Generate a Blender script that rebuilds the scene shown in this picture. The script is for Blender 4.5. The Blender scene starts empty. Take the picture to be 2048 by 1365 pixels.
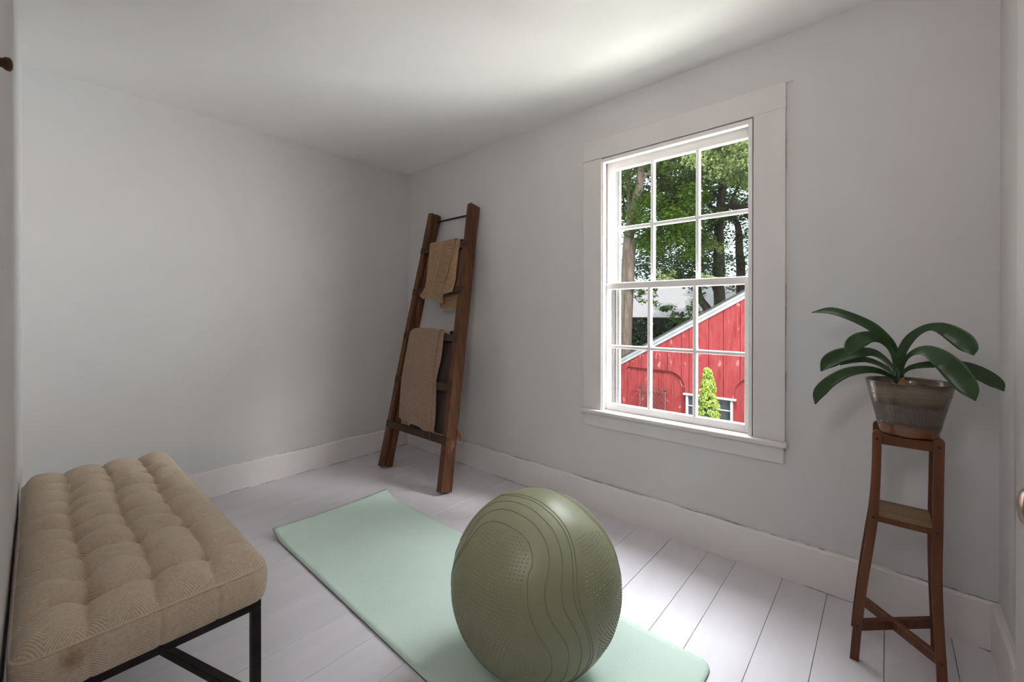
import bpy, bmesh, math, random
import numpy as np
from mathutils import Vector, Matrix

random.seed(7)
rng = np.random.RandomState(11)
SC = bpy.context.scene
COL = SC.collection
PI = math.pi

# ------------------------------------------------------------------ camera
YAW, PITCH, ROLL = 0.72681, -0.00186, 0.00071
r0 = Vector((math.cos(YAW), math.sin(YAW), 0)); f0 = Vector((-math.sin(YAW), math.cos(YAW), 0)); u0 = Vector((0, 0, 1))
fw = f0 * math.cos(PITCH) + u0 * math.sin(PITCH)
up = u0 * math.cos(PITCH) - f0 * math.sin(PITCH)
ri = r0 * math.cos(ROLL) + up * math.sin(ROLL)
up = up * math.cos(ROLL) - r0 * math.sin(ROLL)
cam_d = bpy.data.cameras.new('camera')
cam = bpy.data.objects.new('camera', cam_d); COL.objects.link(cam)
M = Matrix((ri, up, -fw)).transposed().to_4x4()
M.translation = Vector((3.0673, -2.1084, 1.1197))
cam.matrix_world = M
cam_d.sensor_width = 36; cam_d.lens = 843.6 / 2048 * 36
cam_d.shift_y = -(682.5 - 627.47) / 2048
cam_d.clip_start = 0.01; cam_d.clip_end = 300
SC.camera = cam

# ------------------------------------------------------------------ light and exposure
SC.view_settings.view_transform = 'Standard'
SC.view_settings.look = 'None'
SC.view_settings.exposure = 0.1
SC.view_settings.gamma = 1.0
SC.view_settings.use_curve_mapping = False
try:
    SC.cycles.use_denoising = True
    SC.cycles.max_bounces = 14; SC.cycles.diffuse_bounces = 8; SC.cycles.transparent_max_bounces = 24
    SC.cycles.sample_clamp_indirect = 12
except Exception:
    pass

SKY = 2.2
world = bpy.data.worlds.new('sky'); SC.world = world; world.use_nodes = True
wn = world.node_tree.nodes; wl = world.node_tree.links
bg = wn['Background']; bg.inputs['Color'].default_value = (0.80, 0.90, 1.0, 1); bg.inputs['Strength'].default_value = SKY

def light(name, kind, loc, target, energy, color=(1, 1, 1), size=1.0, size_y=None, spread=None, portal=False):
    d = bpy.data.lights.new(name, kind); o = bpy.data.objects.new(name, d); COL.objects.link(o)
    o.location = loc
    o.rotation_euler = (Vector(target) - Vector(loc)).to_track_quat('-Z', 'Y').to_euler()
    d.energy = energy; d.color = color
    if kind == 'AREA':
        d.shape = 'RECTANGLE'; d.size = size; d.size_y = size_y or size
        if spread: d.spread = spread
        if portal: d.cycles.is_portal = True
    return o
sun = light('sun', 'SUN', (4, -9, 22), (0.6, 6.5, 0), 3.0, (1.0, 0.95, 0.86)); sun.data.angle = 0.01
light('window_portal', 'AREA', (2.24, 0.2, 1.275), (2.24, -1, 1.275), 1.0, size=0.9, size_y=1.5, portal=True)
light('sky_fill', 'AREA', (2.4, 2.65, 5.6), (2.25, 0.0, 1.1), 2050.0, (0.94, 0.95, 1.0), size=6.0, size_y=2.8)  # added panel above the window, stands in for skylight
light('sky_fill_side', 'AREA', (5.7, 2.1, 0.7), (2.25, 0.0, 1.25), 1800.0, (1.0, 0.97, 0.965), size=3.6, size_y=3.6)  # added panel off to the right, brightens the left wall
light('sky_fill_corner', 'AREA', (8.3, 2.3, 6.0), (2.35, 0.0, 1.2), 3200.0, (1.0, 0.97, 0.96), size=2.4, size_y=2.4)  # added panel, high at the side, for the ladder shadow and far floor
light('yard_fill', 'AREA', (2.3, 2.6, -2.6), (2.25, 0.0, 1.4), 630.0, (1.0, 0.98, 0.94), size=4.5, size_y=3.0)  # added upward panel standing in for light off the ground
light('bounce_fill', 'AREA', (2.75, -2.45, 1.75), (1.35, -1.0, 2.3), 14.5, (1.0, 0.955, 0.94), size=0.5, size_y=0.5)  # added fill behind the camera, thrown at the ceiling

# ------------------------------------------------------------------ helpers: meshes
def link(name, me, mat=None, parent=None, smooth=False, **props):
    o = bpy.data.objects.new(name, me); COL.objects.link(o)
    if mat is not None: me.materials.append(mat)
    if parent is not None: o.parent = parent
    if smooth and len(me.polygons):
        me.polygons.foreach_set('use_smooth', [True] * len(me.polygons))
    for k, v in props.items(): o[k] = v
    return o
def empty(name, loc=(0, 0, 0), **props):
    o = bpy.data.objects.new(name, None); COL.objects.link(o); o.location = loc
    o.empty_display_size = 0.1
    for k, v in props.items(): o[k] = v
    return o
def bm_mesh(bm, name):
    me = bpy.data.meshes.new(name); bmesh.ops.recalc_face_normals(bm, faces=bm.faces[:]); bm.to_mesh(me); bm.free(); return me
def pyd(name, v, f, mat=None, parent=None, smooth=False, **props):
    me = bpy.data.meshes.new(name); me.from_pydata([tuple(p) for p in v], [], f); me.update()
    return link(name, me, mat, parent, smooth, **props)
def box_bm(bm, a, b, bevel=0.0, mat=None, segs=1):
    """axis box from corner a to corner b, optional bevel, optional matrix"""
    n0 = set(bm.verts)
    r = bmesh.ops.create_cube(bm, size=1.0)
    vs = r['verts']
    for v in vs:
        v.co = Vector([(a[i] + b[i]) / 2 + v.co[i] * (b[i] - a[i]) for i in range(3)])
    if bevel > 0:
        es = list({e for v in vs for e in v.link_edges})
        bmesh.ops.bevel(bm, geom=es, offset=bevel, segments=segs, affect='EDGES', profile=0.5)
    new = [v for v in bm.verts if v not in n0]
    if mat is not None:
        for v in new: v.co = mat @ v.co
    return new
def box(name, a, b, mat, parent=None, bevel=0.0, M=None, segs=1, **props):
    bm = bmesh.new(); box_bm(bm, a, b, bevel, M, segs)
    return link(name, bm_mesh(bm, name), mat, parent, **props)
def catmull(P, n):
    """resample a polyline (list of tuples of any length) smoothly into n points"""
    P = np.array(P, float); m = len(P)
    t = np.linspace(0, m - 1 - 1e-9, n); out = []
    for tt in t:
        i = int(tt); s = tt - i
        p1, p2 = P[i], P[min(i + 1, m - 1)]
        p0 = P[i - 1] if i > 0 else 2 * p1 - p2
        p3 = P[i + 2] if i + 2 < m else 2 * p2 - p1
        out.append(0.5 * ((2 * p1) + (-p0 + p2) * s + (2 * p0 - 5 * p1 + 4 * p2 - p3) * s * s + (-p0 + 3 * p1 - 3 * p2 + p3) * s ** 3))
    return np.array(out)
def tube_data(pts, rad, seg=8, closed=False, caps=True):
    P = np.array(pts, float); n = len(P)
    R = np.full(n, rad) if np.isscalar(rad) else np.array(rad, float)
    if closed: T = np.roll(P, -1, 0) - np.roll(P, 1, 0)
    else: T = np.gradient(P, axis=0)
    T /= np.linalg.norm(T, axis=1)[:, None] + 1e-12
    ref = np.array([0, 0, 1.0]) if abs(T[0][2]) < 0.9 else np.array([1.0, 0, 0])
    N = np.cross(T[0], ref); N /= np.linalg.norm(N)
    V = []
    for i in range(n):
        N = N - T[i] * (N @ T[i]); N /= np.linalg.norm(N) + 1e-12
        B = np.cross(T[i], N)
        for k in range(seg):
            a = 2 * PI * k / seg
            V.append(P[i] + R[i] * (math.cos(a) * N + math.sin(a) * B))
    F = []
    m = n if closed else n - 1
    for i in range(m):
        j = (i + 1) % n
        for k in range(seg):
            k2 = (k + 1) % seg
            F.append((i * seg + k, i * seg + k2, j * seg + k2, j * seg + k))
    if caps and not closed:
        F.append(tuple(range(seg - 1, -1, -1))); F.append(tuple((n - 1) * seg + k for k in range(seg)))
    return [tuple(v) for v in V], F
def tube(name, pts, rad, mat, parent=None, seg=8, closed=False, smooth=True, **props):
    v, f = tube_data(pts, rad, seg, closed)
    return pyd(name, v, f, mat, parent, smooth, **props)
def join_data(parts):
    V, F = [], []
    for v, f in parts:
        o = len(V); V += list(v); F += [tuple(i + o for i in q) for q in f]
    return V, F
def lathe_data(profile, seg=64, cx=0, cy=0):
    V, F = [], []
    for r, z in profile:
        for k in range(seg):
            a = 2 * PI * k / seg; V.append((cx + r * math.cos(a), cy + r * math.sin(a), z))
    n = len(profile)
    for i in range(n - 1):
        for k in range(seg):
            k2 = (k + 1) % seg
            F.append((i * seg + k, i * seg + k2, (i + 1) * seg + k2, (i + 1) * seg + k))
    F.append(tuple(range(seg - 1, -1, -1))); F.append(tuple((n - 1) * seg + k for k in range(seg)))
    return V, F
def prism(name, poly, h0, h1, axis, mat, parent=None, **props):
    """extrude a 2D polygon along an axis: axis 'y' poly=(x,z); 'x' poly=(y,z); 'z' poly=(x,y)"""
    def P(p, h): return (p[0], h, p[1]) if axis == 'y' else ((h, p[0], p[1]) if axis == 'x' else (p[0], p[1], h))
    bm = bmesh.new()
    A = [bm.verts.new(P(p, h0)) for p in poly]; B = [bm.verts.new(P(p, h1)) for p in poly]
    bm.faces.new(A); bm.faces.new(B[::-1])
    n = len(poly)
    for i in range(n): bm.faces.new((A[i], B[i], B[(i + 1) % n], A[(i + 1) % n]))
    return link(name, bm_mesh(bm, name), mat, parent, **props)

# ------------------------------------------------------------------ helpers: materials
class Mt:
    def __init__(s, name):
        s.m = bpy.data.materials.new(name); s.m.use_nodes = True
        s.nt = s.m.node_tree; s.b = s.nt.nodes['Principled BSDF']; s.out = s.nt.nodes['Material Output']
    def n(s, t, **kw):
        x = s.nt.nodes.new(t)
        for k, v in kw.items():
            if k in x.inputs: x.inputs[k].default_value = v
            else: setattr(x, k, v)
        return x
    def l(s, a, b): s.nt.links.new(a, b)
    def co(s, scale=(1, 1, 1), kind='Object'):
        t = s.n('ShaderNodeTexCoord'); mp = s.n('ShaderNodeMapping'); mp.inputs['Scale'].default_value = scale
        s.l(t.outputs[kind], mp.inputs['Vector']); return mp.outputs['Vector']
    def noise(s, scale, detail=4, rough=0.55, vec=None, dist=0.0):
        x = s.n('ShaderNodeTexNoise'); x.inputs['Scale'].default_value = scale; x.inputs['Detail'].default_value = detail
        x.inputs['Roughness'].default_value = rough; x.inputs['Distortion'].default_value = dist
        s.l(vec if vec is not None else s.co(), x.inputs['Vector']); return x.outputs['Fac']
    def ramp(s, fac, stops):
        x = s.n('ShaderNodeValToRGB'); e = x.color_ramp.elements
        while len(e) < len(stops): e.new(0.5)
        for el, (p, c) in zip(e, stops):
            el.position = p; el.color = (*c, 1) if len(c) == 3 else c
        s.l(fac, x.inputs['Fac']); return x.outputs['Color']
    def mix(s, fac, a, b, mode='MIX'):
        x = s.n('ShaderNodeMix', data_type='RGBA', blend_type=mode)
        for i, v in ((0, fac), (6, a), (7, b)):
            if hasattr(v, 'is_output') or isinstance(v, bpy.types.NodeSocket): s.l(v, x.inputs[i])
            else: x.inputs[i].default_value = v if i == 0 else (*v, 1)
        return x.outputs[2]
    def math(s, op, a, b=None, c=None):
        x = s.n('ShaderNodeMath', operation=op)
        for i, v in enumerate((a, b, c)):
            if v is None: continue
            if isinstance(v, bpy.types.NodeSocket): s.l(v, x.inputs[i])
            else: x.inputs[i].default_value = v
        return x.outputs[0]
    def sep(s, vec):
        x = s.n('ShaderNodeSeparateXYZ'); s.l(vec, x.inputs[0]); return x.outputs
    def bump(s, h, strength=0.3, dist=0.01, prev=None):
        x = s.n('ShaderNodeBump'); x.inputs['Strength'].default_value = strength; x.inputs['Distance'].default_value = dist
        s.l(h, x.inputs['Height'])
        if prev is not None: s.l(prev, x.inputs['Normal'])
        s.l(x.outputs['Normal'], s.b.inputs['Normal']); return x.outputs['Normal']
    def set(s, color=None, rough=None, metal=None, spec=None):
        for k, v in (('Base Color', color), ('Roughness', rough), ('Metallic', metal), ('Specular IOR Level', spec)):
            if v is None: continue
            if isinstance(v, bpy.types.NodeSocket): s.l(v, s.b.inputs[k])
            elif k == 'Base Color': s.b.inputs[k].default_value = (*v, 1)
            else: s.b.inputs[k].default_value = v
        return s

def lin(r, g, b):
    f = lambda c: (c / 255 / 12.92) if c / 255 <= 0.04045 else ((c / 255 + 0.055) / 1.055) ** 2.4
    return (f(r), f(g), f(b))

def plaster(name, c1, c2, rough=0.7, bumps=0.08, tint=None):
    m = Mt(name); w = m.co(kind='Object')
    n1 = m.noise(1.3, 5, 0.6, w, 0.6); c = m.ramp(n1, [(0.3, c1), (0.7, c2)])
    if tint is not None:
        n2 = m.noise(0.9, 3, 0.5, m.co((1.2, 1.2, 0.8)), 1.0)
        n4 = m.noise(0.55, 2, 0.5, m.co((1.0, 1.0, 1.3)), 0.6)
        c = m.mix(m.math('MINIMUM', m.math('MULTIPLY', m.math('MAXIMUM', m.math('SUBTRACT', n4, 0.46), 0.0), 4.0), 0.8), c, (0.59, 0.605, 0.62))
        c = m.mix(m.math('MULTIPLY', m.math('SMOOTH_MAX', m.math('SUBTRACT', n2, 0.5), 0.0, 0.05), 2.2), c, tint)
    # small scuffs and pits
    n3 = m.noise(9, 6, 0.72, w, 0.4)
    c = m.mix(m.math('MULTIPLY', m.math('GREATER_THAN', n3, 0.735), 0.35), c, lin(120, 112, 106))
    m.set(c, rough, spec=0.25)
    h = m.noise(26, 6, 0.6, w); h2 = m.noise(2.2, 3, 0.5, w)
    m.bump(m.math('ADD', m.math('MULTIPLY', h, 0.25), h2), bumps, 0.02)
    return m.m
wall_m = plaster('wall_paint', (0.60, 0.583, 0.575), (0.65, 0.633, 0.622), 0.72, 0.10, (0.63, 0.57, 0.56))
ceil_m = plaster('ceiling_paint', (0.80, 0.79, 0.775), (0.84, 0.83, 0.815), 0.8, 0.10)
def paint(name, col, rough=0.4, var=0.06, bumps=0.06, grain=(3, 30, 3)):
    m = Mt(name); w = m.co(grain); n = m.noise(1.5, 5, 0.6, w)
    c = m.ramp(n, [(0.3, tuple(x * (1 - var) for x in col)), (0.7, col)])
    sc = m.noise(14, 5, 0.7)
    c = m.mix(m.math('MULTIPLY', m.math('GREATER_THAN', sc, 0.73), 0.3), c, lin(140, 130, 122))
    m.set(c, rough, spec=0.4); m.bump(m.noise(8, 5, 0.6, w), bumps, 0.01); return m.m
trim_m = paint('trim_paint', (0.70, 0.675, 0.66), 0.45, 0.05, 0.06, (6, 6, 6))
casing_m = paint('casing_paint', (0.69, 0.66, 0.64), 0.5, 0.05, 0.06, (6, 6, 3))
base_m = paint('baseboard_paint', (0.76, 0.725, 0.72), 0.5, 0.06, 0.06, (3, 6, 6))
sash_m = paint('sash_paint', (0.80, 0.775, 0.765), 0.4, 0.04, 0.05, (8, 8, 8))

def floor_mat():
    m = Mt('floor_paint'); w = m.co((9, 1.1, 1), 'Object')
    n = m.noise(1.6, 5, 0.6, w)
    oi = m.n('ShaderNodeObjectInfo')
    base = m.ramp(n, [(0.3, (0.63, 0.60, 0.645)), (0.7, (0.69, 0.66, 0.70))])
    base = m.mix(m.math('MULTIPLY', oi.outputs['Random'], 0.18), base, (0.57, 0.55, 0.585))
    sc = m.noise(20, 6, 0.7, m.co((3, 1, 1)))
    base = m.mix(m.math('MULTIPLY', m.math('GREATER_THAN', sc, 0.72), 0.5), base, (0.8, 0.78, 0.8))
    ch = m.noise(12, 5, 0.75, m.co((1, 1, 1)), 1.2)
    base = m.mix(m.math('MULTIPLY', m.math('GREATER_THAN', ch, 0.775), 0.55), base, (0.16, 0.14, 0.13))
    m.set(base, m.math('ADD', m.math('MULTIPLY', n, 0.22), 0.24), spec=0.5)
    m.bump(m.math('ADD', m.noise(5, 6, 0.65, m.co((14, 1.6, 1))), m.math('MULTIPLY', m.noise(3.0, 3, 0.5), 1.5)), 0.14, 0.006)
    return m.m
floor_m = floor_mat()
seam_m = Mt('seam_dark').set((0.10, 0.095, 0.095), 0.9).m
subfloor_m = Mt('subfloor').set((0.22, 0.20, 0.20), 0.9).m

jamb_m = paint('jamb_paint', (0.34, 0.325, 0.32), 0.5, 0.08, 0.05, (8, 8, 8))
storm_m = paint('storm_frame_paint', (0.22, 0.21, 0.21), 0.5, 0.15, 0.05, (8, 8, 8))
def glass_mat():
    m = Mt('window_glass'); nt = m.nt
    tr = m.n('ShaderNodeBsdfTransparent'); tr.inputs['Color'].default_value = (0.97, 0.985, 0.975, 1)
    gl = m.n('ShaderNodeBsdfGlossy'); gl.inputs['Roughness'].default_value = 0.02
    fr = m.n('ShaderNodeFresnel'); fr.inputs['IOR'].default_value = 1.45
    geo = m.n('ShaderNodeNewGeometry'); m.l(m.math('ADD', 1.45, m.math('MULTIPLY', geo.outputs['Backfacing'], 1 / 1.45 - 1.45)), fr.inputs['IOR'])
    mx = m.n('ShaderNodeMixShader')
    m.l(fr.outputs[0], mx.inputs[0]); m.l(tr.outputs[0], mx.inputs[1]); m.l(gl.outputs[0], mx.inputs[2])
    m.l(mx.outputs[0], m.out.inputs['Surface']); return m.m
glass_m = glass_mat()

def wood(name, dark, light, scale=1.0, rough=0.55, axis=2, wear=None):
    m = Mt(name); s = [14 * scale] * 3; s[axis] = 1.4 * scale
    w = m.co(tuple(s)); n = m.noise(1.6, 7, 0.65, w, 0.5)
    c = m.ramp(n, [(0.28, dark), (0.5, tuple((a + b) / 2 for a, b in zip(dark, light))), (0.72, light)])
    s2 = [40 * scale] * 3; s2[axis] = 2 * scale
    fine = m.noise(2.0, 4, 0.7, m.co(tuple(s2)))
    c = m.mix(m.math('MULTIPLY', fine, 0.5), c, tuple(x * 0.45 for x in dark), 'MIX')
    if wear is not None:
        wn_ = m.noise(7, 6, 0.7, m.co((1, 1, 0.4)))
        c = m.mix(m.math('MULTIPLY', m.math('GREATER_THAN', wn_, 0.66), 0.45), c, wear)
    m.set(c, rough, spec=0.3); m.bump(fine, 0.25, 0.004); return m.m
ladder_m = wood('old_ladder_wood', (0.062, 0.023, 0.010), (0.23, 0.098, 0.050), 1.0, 0.6, 2, (0.40, 0.22, 0.15))
rung_m = wood('dark_rung_wood', (0.036, 0.019, 0.010), (0.11, 0.060, 0.036), 1.0, 0.65, 0, (0.13, 0.085, 0.06))
stand_m = wood('stand_wood', (0.070, 0.023, 0.010), (0.20, 0.070, 0.028), 0.8, 0.42, 2)
stand_top_m = wood('stand_shelf_wood', (0.15, 0.085, 0.045), (0.33, 0.21, 0.12), 0.8, 0.5, 0)
peg_m = Mt('dark_peg').set((0.012, 0.006, 0.004), 0.5).m
iron_m = Mt('black_iron').set((0.012, 0.011, 0.011), 0.45, spec=0.5).m
hook_m = wood('peg_wood', (0.05, 0.02, 0.01), (0.13, 0.06, 0.03), 2, 0.45, 1)
def bench_metal():
    m = Mt('bench_metal'); n = m.noise(30, 4)
    m.set(m.ramp(n, [(0.3, (0.012, 0.009, 0.008)), (0.7, (0.028, 0.020, 0.017))]), 0.42, 0.6); return m.m
bench_metal_m = bench_metal()

def herringbone():
    m = Mt('herringbone_fabric'); w = m.co(); x, y, z = m.sep(m.co(kind='UV'))[0:3]
    col = 0.044
    pp = m.math('PINGPONG', y, col)
    along = x
    ph = m.math('ADD', along, m.math('MULTIPLY', pp, 0.85))
    s = m.math('SINE', m.math('MULTIPLY', ph, 2 * PI / 0.0050))
    nf = m.noise(160, 3, 0.6); big = m.noise(5, 4, 0.6)
    f = m.math('ADD', m.math('MULTIPLY', s, 0.12), m.math('ADD', m.math('MULTIPLY', nf, 0.5), 0.25))
    c = m.ramp(f, [(0.18, lin(158, 139, 119)), (0.5, lin(208, 190, 168)), (0.82, lin(230, 213, 192))])
    c = m.mix(m.math('MULTIPLY', big, 0.35), c, lin(192, 168, 142))
    seam = None
    for cv in (-2.037 + 2.2, -1.925 + 2.2, -1.815 + 2.2):
        q_ = m.math('LESS_THAN', m.math('ABSOLUTE', m.math('SUBTRACT', y, cv)), 0.0011)
        seam = q_ if seam is None else m.math('MAXIMUM', seam, q_)
    c = m.mix(m.math('MULTIPLY', seam, 0.5), c, lin(84, 68, 54))
    # brownish stain on the front boxing
    sx = m.n('ShaderNodeVectorMath', operation='DISTANCE'); m.l(w, sx.inputs[0]); sx.inputs[1].default_value = (0.64, -0.135, 0.425)
    st = m.math('SUBTRACT', 1.0, m.math('MULTIPLY', m.math('ADD', sx.outputs['Value'], m.math('MULTIPLY', m.noise(40, 3), 0.03)), 22))
    st = m.math('MAXIMUM', st, 0.0)
    c = m.mix(m.math('MINIMUM', st, 0.6), c, lin(120, 72, 38))
    m.set(c, 0.9, spec=0.1); m.b.inputs['Sheen Weight'].default_value = 0.25
    m.bump(m.math('ADD', s, nf), 0.35, 0.0012); return m.m
fabric_m = herringbone()

def mat_mat():
    m = Mt('mat_foam'); w = m.co()
    v = m.n('ShaderNodeTexVoronoi'); v.inputs['Scale'].default_value = 150; m.l(w, v.inputs['Vector'])
    n = m.noise(3, 3)
    m.set(m.ramp(n, [(0.3, lin(194, 213, 203)), (0.7, lin(203, 221, 211))]), 0.75, spec=0.25)
    m.bump(v.outputs['Distance'], 0.3, 0.002); return m.m
mat_m = mat_mat()
mat_under_m = Mt('mat_underside').set(lin(38, 52, 54), 0.8).m
def ball_mat():
    m = Mt('ball_vinyl'); n = m.noise(5, 4)
    m.set(m.ramp(n, [(0.3, lin(128, 130, 102)), (0.7, lin(138, 140, 112))]), 0.40, spec=0.5)
    m.bump(m.noise(90, 3), 0.03, 0.002); return m.m
ball_m = ball_mat()
ball_line_m = Mt('ball_ridge_vinyl').set(lin(118, 120, 93), 0.4, spec=0.45).m

def knit(name, c1, c2, scale):
    m = Mt(name); w = m.co()
    n = m.noise(scale, 3, 0.7, w); big = m.noise(9, 3)
    x, y, z = m.sep(w)[0:3]
    s = m.math('SINE', m.math('MULTIPLY', m.math('ADD', z, m.math('PINGPONG', x, 0.004)), 2 * PI / 0.008))
    f = m.math('ADD', m.math('MULTIPLY', s, 0.12), n)
    c = m.mix(m.math('MULTIPLY', big, 0.3), m.ramp(f, [(0.25, c1), (0.75, c2)]), c1)
    m.set(c, 0.95, spec=0.05); m.b.inputs['Sheen Weight'].default_value = 0.2
    m.bump(f, 0.7, 0.004); return m.m
tan_m = knit('tan_knit', lin(134, 104, 78), lin(194, 160, 126), 120)
taupe_m = knit('taupe_knit', lin(120, 96, 80), lin(184, 154, 134), 150)
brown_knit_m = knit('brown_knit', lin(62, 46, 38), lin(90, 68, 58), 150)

def pot_mat():
    m = Mt('stoneware_glaze'); w = m.co(); x, y, z = m.sep(w)[0:3]
    n = m.noise(14, 5, 0.6, w, 0.8); n2 = m.noise(30, 4, 0.6, m.co((1, 1, 0.3)))
    zz = m.math('ADD', z, m.math('MULTIPLY', m.math('SUBTRACT', n, 0.5), 0.035))
    t = m.math('MULTIPLY', m.math('SUBTRACT', zz, 0.735), 1 / 0.165)
    c = m.ramp(t, [(0.0, lin(128, 76, 44)), (0.16, lin(120, 72, 44)), (0.23, lin(74, 52, 42)), (0.29, lin(88, 78, 72)), (0.56, lin(98, 86, 76)), (0.62, lin(62, 48, 36)), (0.72, lin(104, 86, 62)), (0.9, lin(118, 104, 90)), (1.0, lin(74, 52, 38))])
    c = m.mix(m.math('MULTIPLY', n2, 0.45), c, lin(58, 48, 42))
    m.set(c, m.math('ADD', m.math('MULTIPLY', n, 0.18), 0.12), spec=0.7)
    ang = m.math('ARCTAN2', m.math('ADD', y, 0.27), m.math('SUBTRACT', x, 3.118))
    comb = m.math('SINE', m.math('MULTIPLY', ang, 110))
    band = m.math('MULTIPLY', m.math('GREATER_THAN', z, 0.778), m.math('LESS_THAN', z, 0.833))
    hx = m.math('MULTIPLY', m.math('MULTIPLY', comb, band), 0.8)
    m.bump(m.math('ADD', hx, m.math('MULTIPLY', n2, 1.2)), 0.5, 0.002); return m.m
pot_m = pot_mat()
soil_m = Mt('soil'); soil_m.set(soil_m.ramp(soil_m.noise(90, 5), [(0.3, (0.018, 0.010, 0.007)), (0.7, (0.06, 0.035, 0.02))]), 0.95); soil_m.bump(soil_m.noise(90, 5), 0.8, 0.006); soil_m = soil_m.m
husk_m = Mt('dry_leaf_husk'); husk_m.set(husk_m.ramp(husk_m.noise(60, 5), [(0.3, lin(110, 78, 50)), (0.7, lin(160, 124, 88))]), 0.8); husk_m = husk_m.m
def clivia_mat():
    m = Mt('glossy_leaf'); n = m.noise(24, 4, 0.6)
    m.set(m.ramp(n, [(0.3, (0.020, 0.046, 0.015)), (0.7, (0.036, 0.076, 0.026))]), 0.36, spec=0.5)
    m.bump(m.noise(70, 3), 0.08, 0.002); return m.m
clivia_m = clivia_mat()
clivia_base_m = Mt('leaf_base').set((0.012, 0.03, 0.010), 0.45).m

def barn_red():
    m = Mt('weathered_red_board'); oi = m.n('ShaderNodeObjectInfo'); w = m.co((5, 5, 0.7))
    n = m.noise(2.6, 7, 0.72, w, 0.8)
    c = m.ramp(n, [(0.32, (0.115, 0.012, 0.014)), (0.48, (0.180, 0.024, 0.027)), (0.72, (0.215, 0.046, 0.048))])
    c = m.mix(m.math('MULTIPLY', oi.outputs['Random'], 0.22), c, (0.15, 0.022, 0.022))
    fl = m.noise(3.2, 8, 0.72, m.co((2.2, 2, 0.9)), 0.6)
    c = m.mix(m.math('MULTIPLY', m.math('GREATER_THAN', fl, 0.615), 0.75), c, (0.32, 0.15, 0.14))
    st = m.noise(1.1, 4, 0.6, m.co((1.4, 1, 0.8)))
    c = m.mix(m.math('MULTIPLY', m.math('MAXIMUM', m.math('SUBTRACT', st, 0.5), 0.0), 3.0), c, (0.125, 0.020, 0.020))
    m.set(c, 0.8, spec=0.15); m.bump(n, 0.3, 0.01); return m.m
barn_m = barn_red()
barn_white_m = paint('barn_white_paint', (0.29, 0.29, 0.31), 0.7, 0.25, 0.1, (4, 2, 2))
barn_dark_m = Mt('barn_window_glass').set((0.02, 0.021, 0.022), 0.15, spec=0.5).m
shingle_m = Mt('grey_shingle'); shingle_m.set(shingle_m.ramp(shingle_m.noise(9, 5, 0.6, shingle_m.co((1, 3, 3))), [(0.3, (0.30, 0.275, 0.275)), (0.7, (0.38, 0.355, 0.355))]), 0.9); shingle_m = shingle_m.m
dark_shingle_m = Mt('dark_shingle').set((0.022, 0.024, 0.020), 0.9).m
def bark_mat(name, a, b):
    m = Mt(name); n = m.noise(3, 7, 0.7, m.co((5, 5, 0.8)), 0.6)
    m.set(m.ramp(n, [(0.3, a), (0.7, b)]), 0.9, spec=0.1); m.bump(n, 0.8, 0.04); return m.m
bark_m = bark_mat('maple_bark', (0.07, 0.052, 0.040), (0.20, 0.155, 0.125))
dark_bark_m = bark_mat('dark_bark', (0.028, 0.022, 0.017), (0.075, 0.058, 0.045))
def leaf_mat(name, a, b, c, trans=0.45):
    m = Mt(name); n = m.noise(1.3, 4, 0.7); n2 = m.noise(9, 3, 0.6)
    col = m.mix(m.math('MULTIPLY', n2, 0.6), m.ramp(n, [(0.35, a), (0.65, b)]), c)
    df = m.n('ShaderNodeBsdfDiffuse'); tl = m.n('ShaderNodeBsdfTranslucent'); mx = m.n('ShaderNodeMixShader')
    gl = m.n('ShaderNodeBsdfGlossy'); gl.inputs['Roughness'].default_value = 0.45; mx2 = m.n('ShaderNodeMixShader')
    m.l(col, df.inputs['Color']); m.l(m.mix(0.5, col, b), tl.inputs['Color'])
    mx.inputs[0].default_value = trans; mx2.inputs[0].default_value = 0.05
    m.l(df.outputs[0], mx.inputs[1]); m.l(tl.outputs[0], mx.inputs[2])
    m.l(mx.outputs[0], mx2.inputs[1]); m.l(gl.outputs[0], mx2.inputs[2])
    m.l(mx2.outputs[0], m.out.inputs['Surface']); return m.m
maple_leaf_m = leaf_mat('maple_leaves', (0.050, 0.095, 0.012), (0.115, 0.195, 0.025), (0.035, 0.065, 0.010), 0.40)
bright_leaf_m = leaf_mat('sun_painted_leaves', (0.20, 0.27, 0.09), (0.42, 0.48, 0.20), (0.22, 0.31, 0.08), 0.4)  # pale leaf copy with sunshine put into its colour
blue_leaf_m = leaf_mat('cool_green_leaves', (0.045, 0.085, 0.025), (0.12, 0.18, 0.065), (0.04, 0.07, 0.03), 0.38)
arbor_leaf_m = leaf_mat('arborvitae_sprays', (0.17, 0.24, 0.035), (0.30, 0.38, 0.06), (0.22, 0.32, 0.05), 0.3)
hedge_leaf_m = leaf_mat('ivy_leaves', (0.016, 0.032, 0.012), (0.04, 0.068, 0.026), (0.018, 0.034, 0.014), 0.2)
grass_m = Mt('lawn'); grass_m.set(grass_m.ramp(grass_m.noise(3, 5), [(0.3, (0.05, 0.10, 0.02)), (0.7, (0.12, 0.18, 0.05))]), 0.95); grass_m = grass_m.m

# ------------------------------------------------------------------ room shell (left wall X=0, window wall Y=0, room at Y<0)
H = 2.30; XR = 3.345; YF = -2.157; YH = -3.6
ST = dict(kind='structure')
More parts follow.
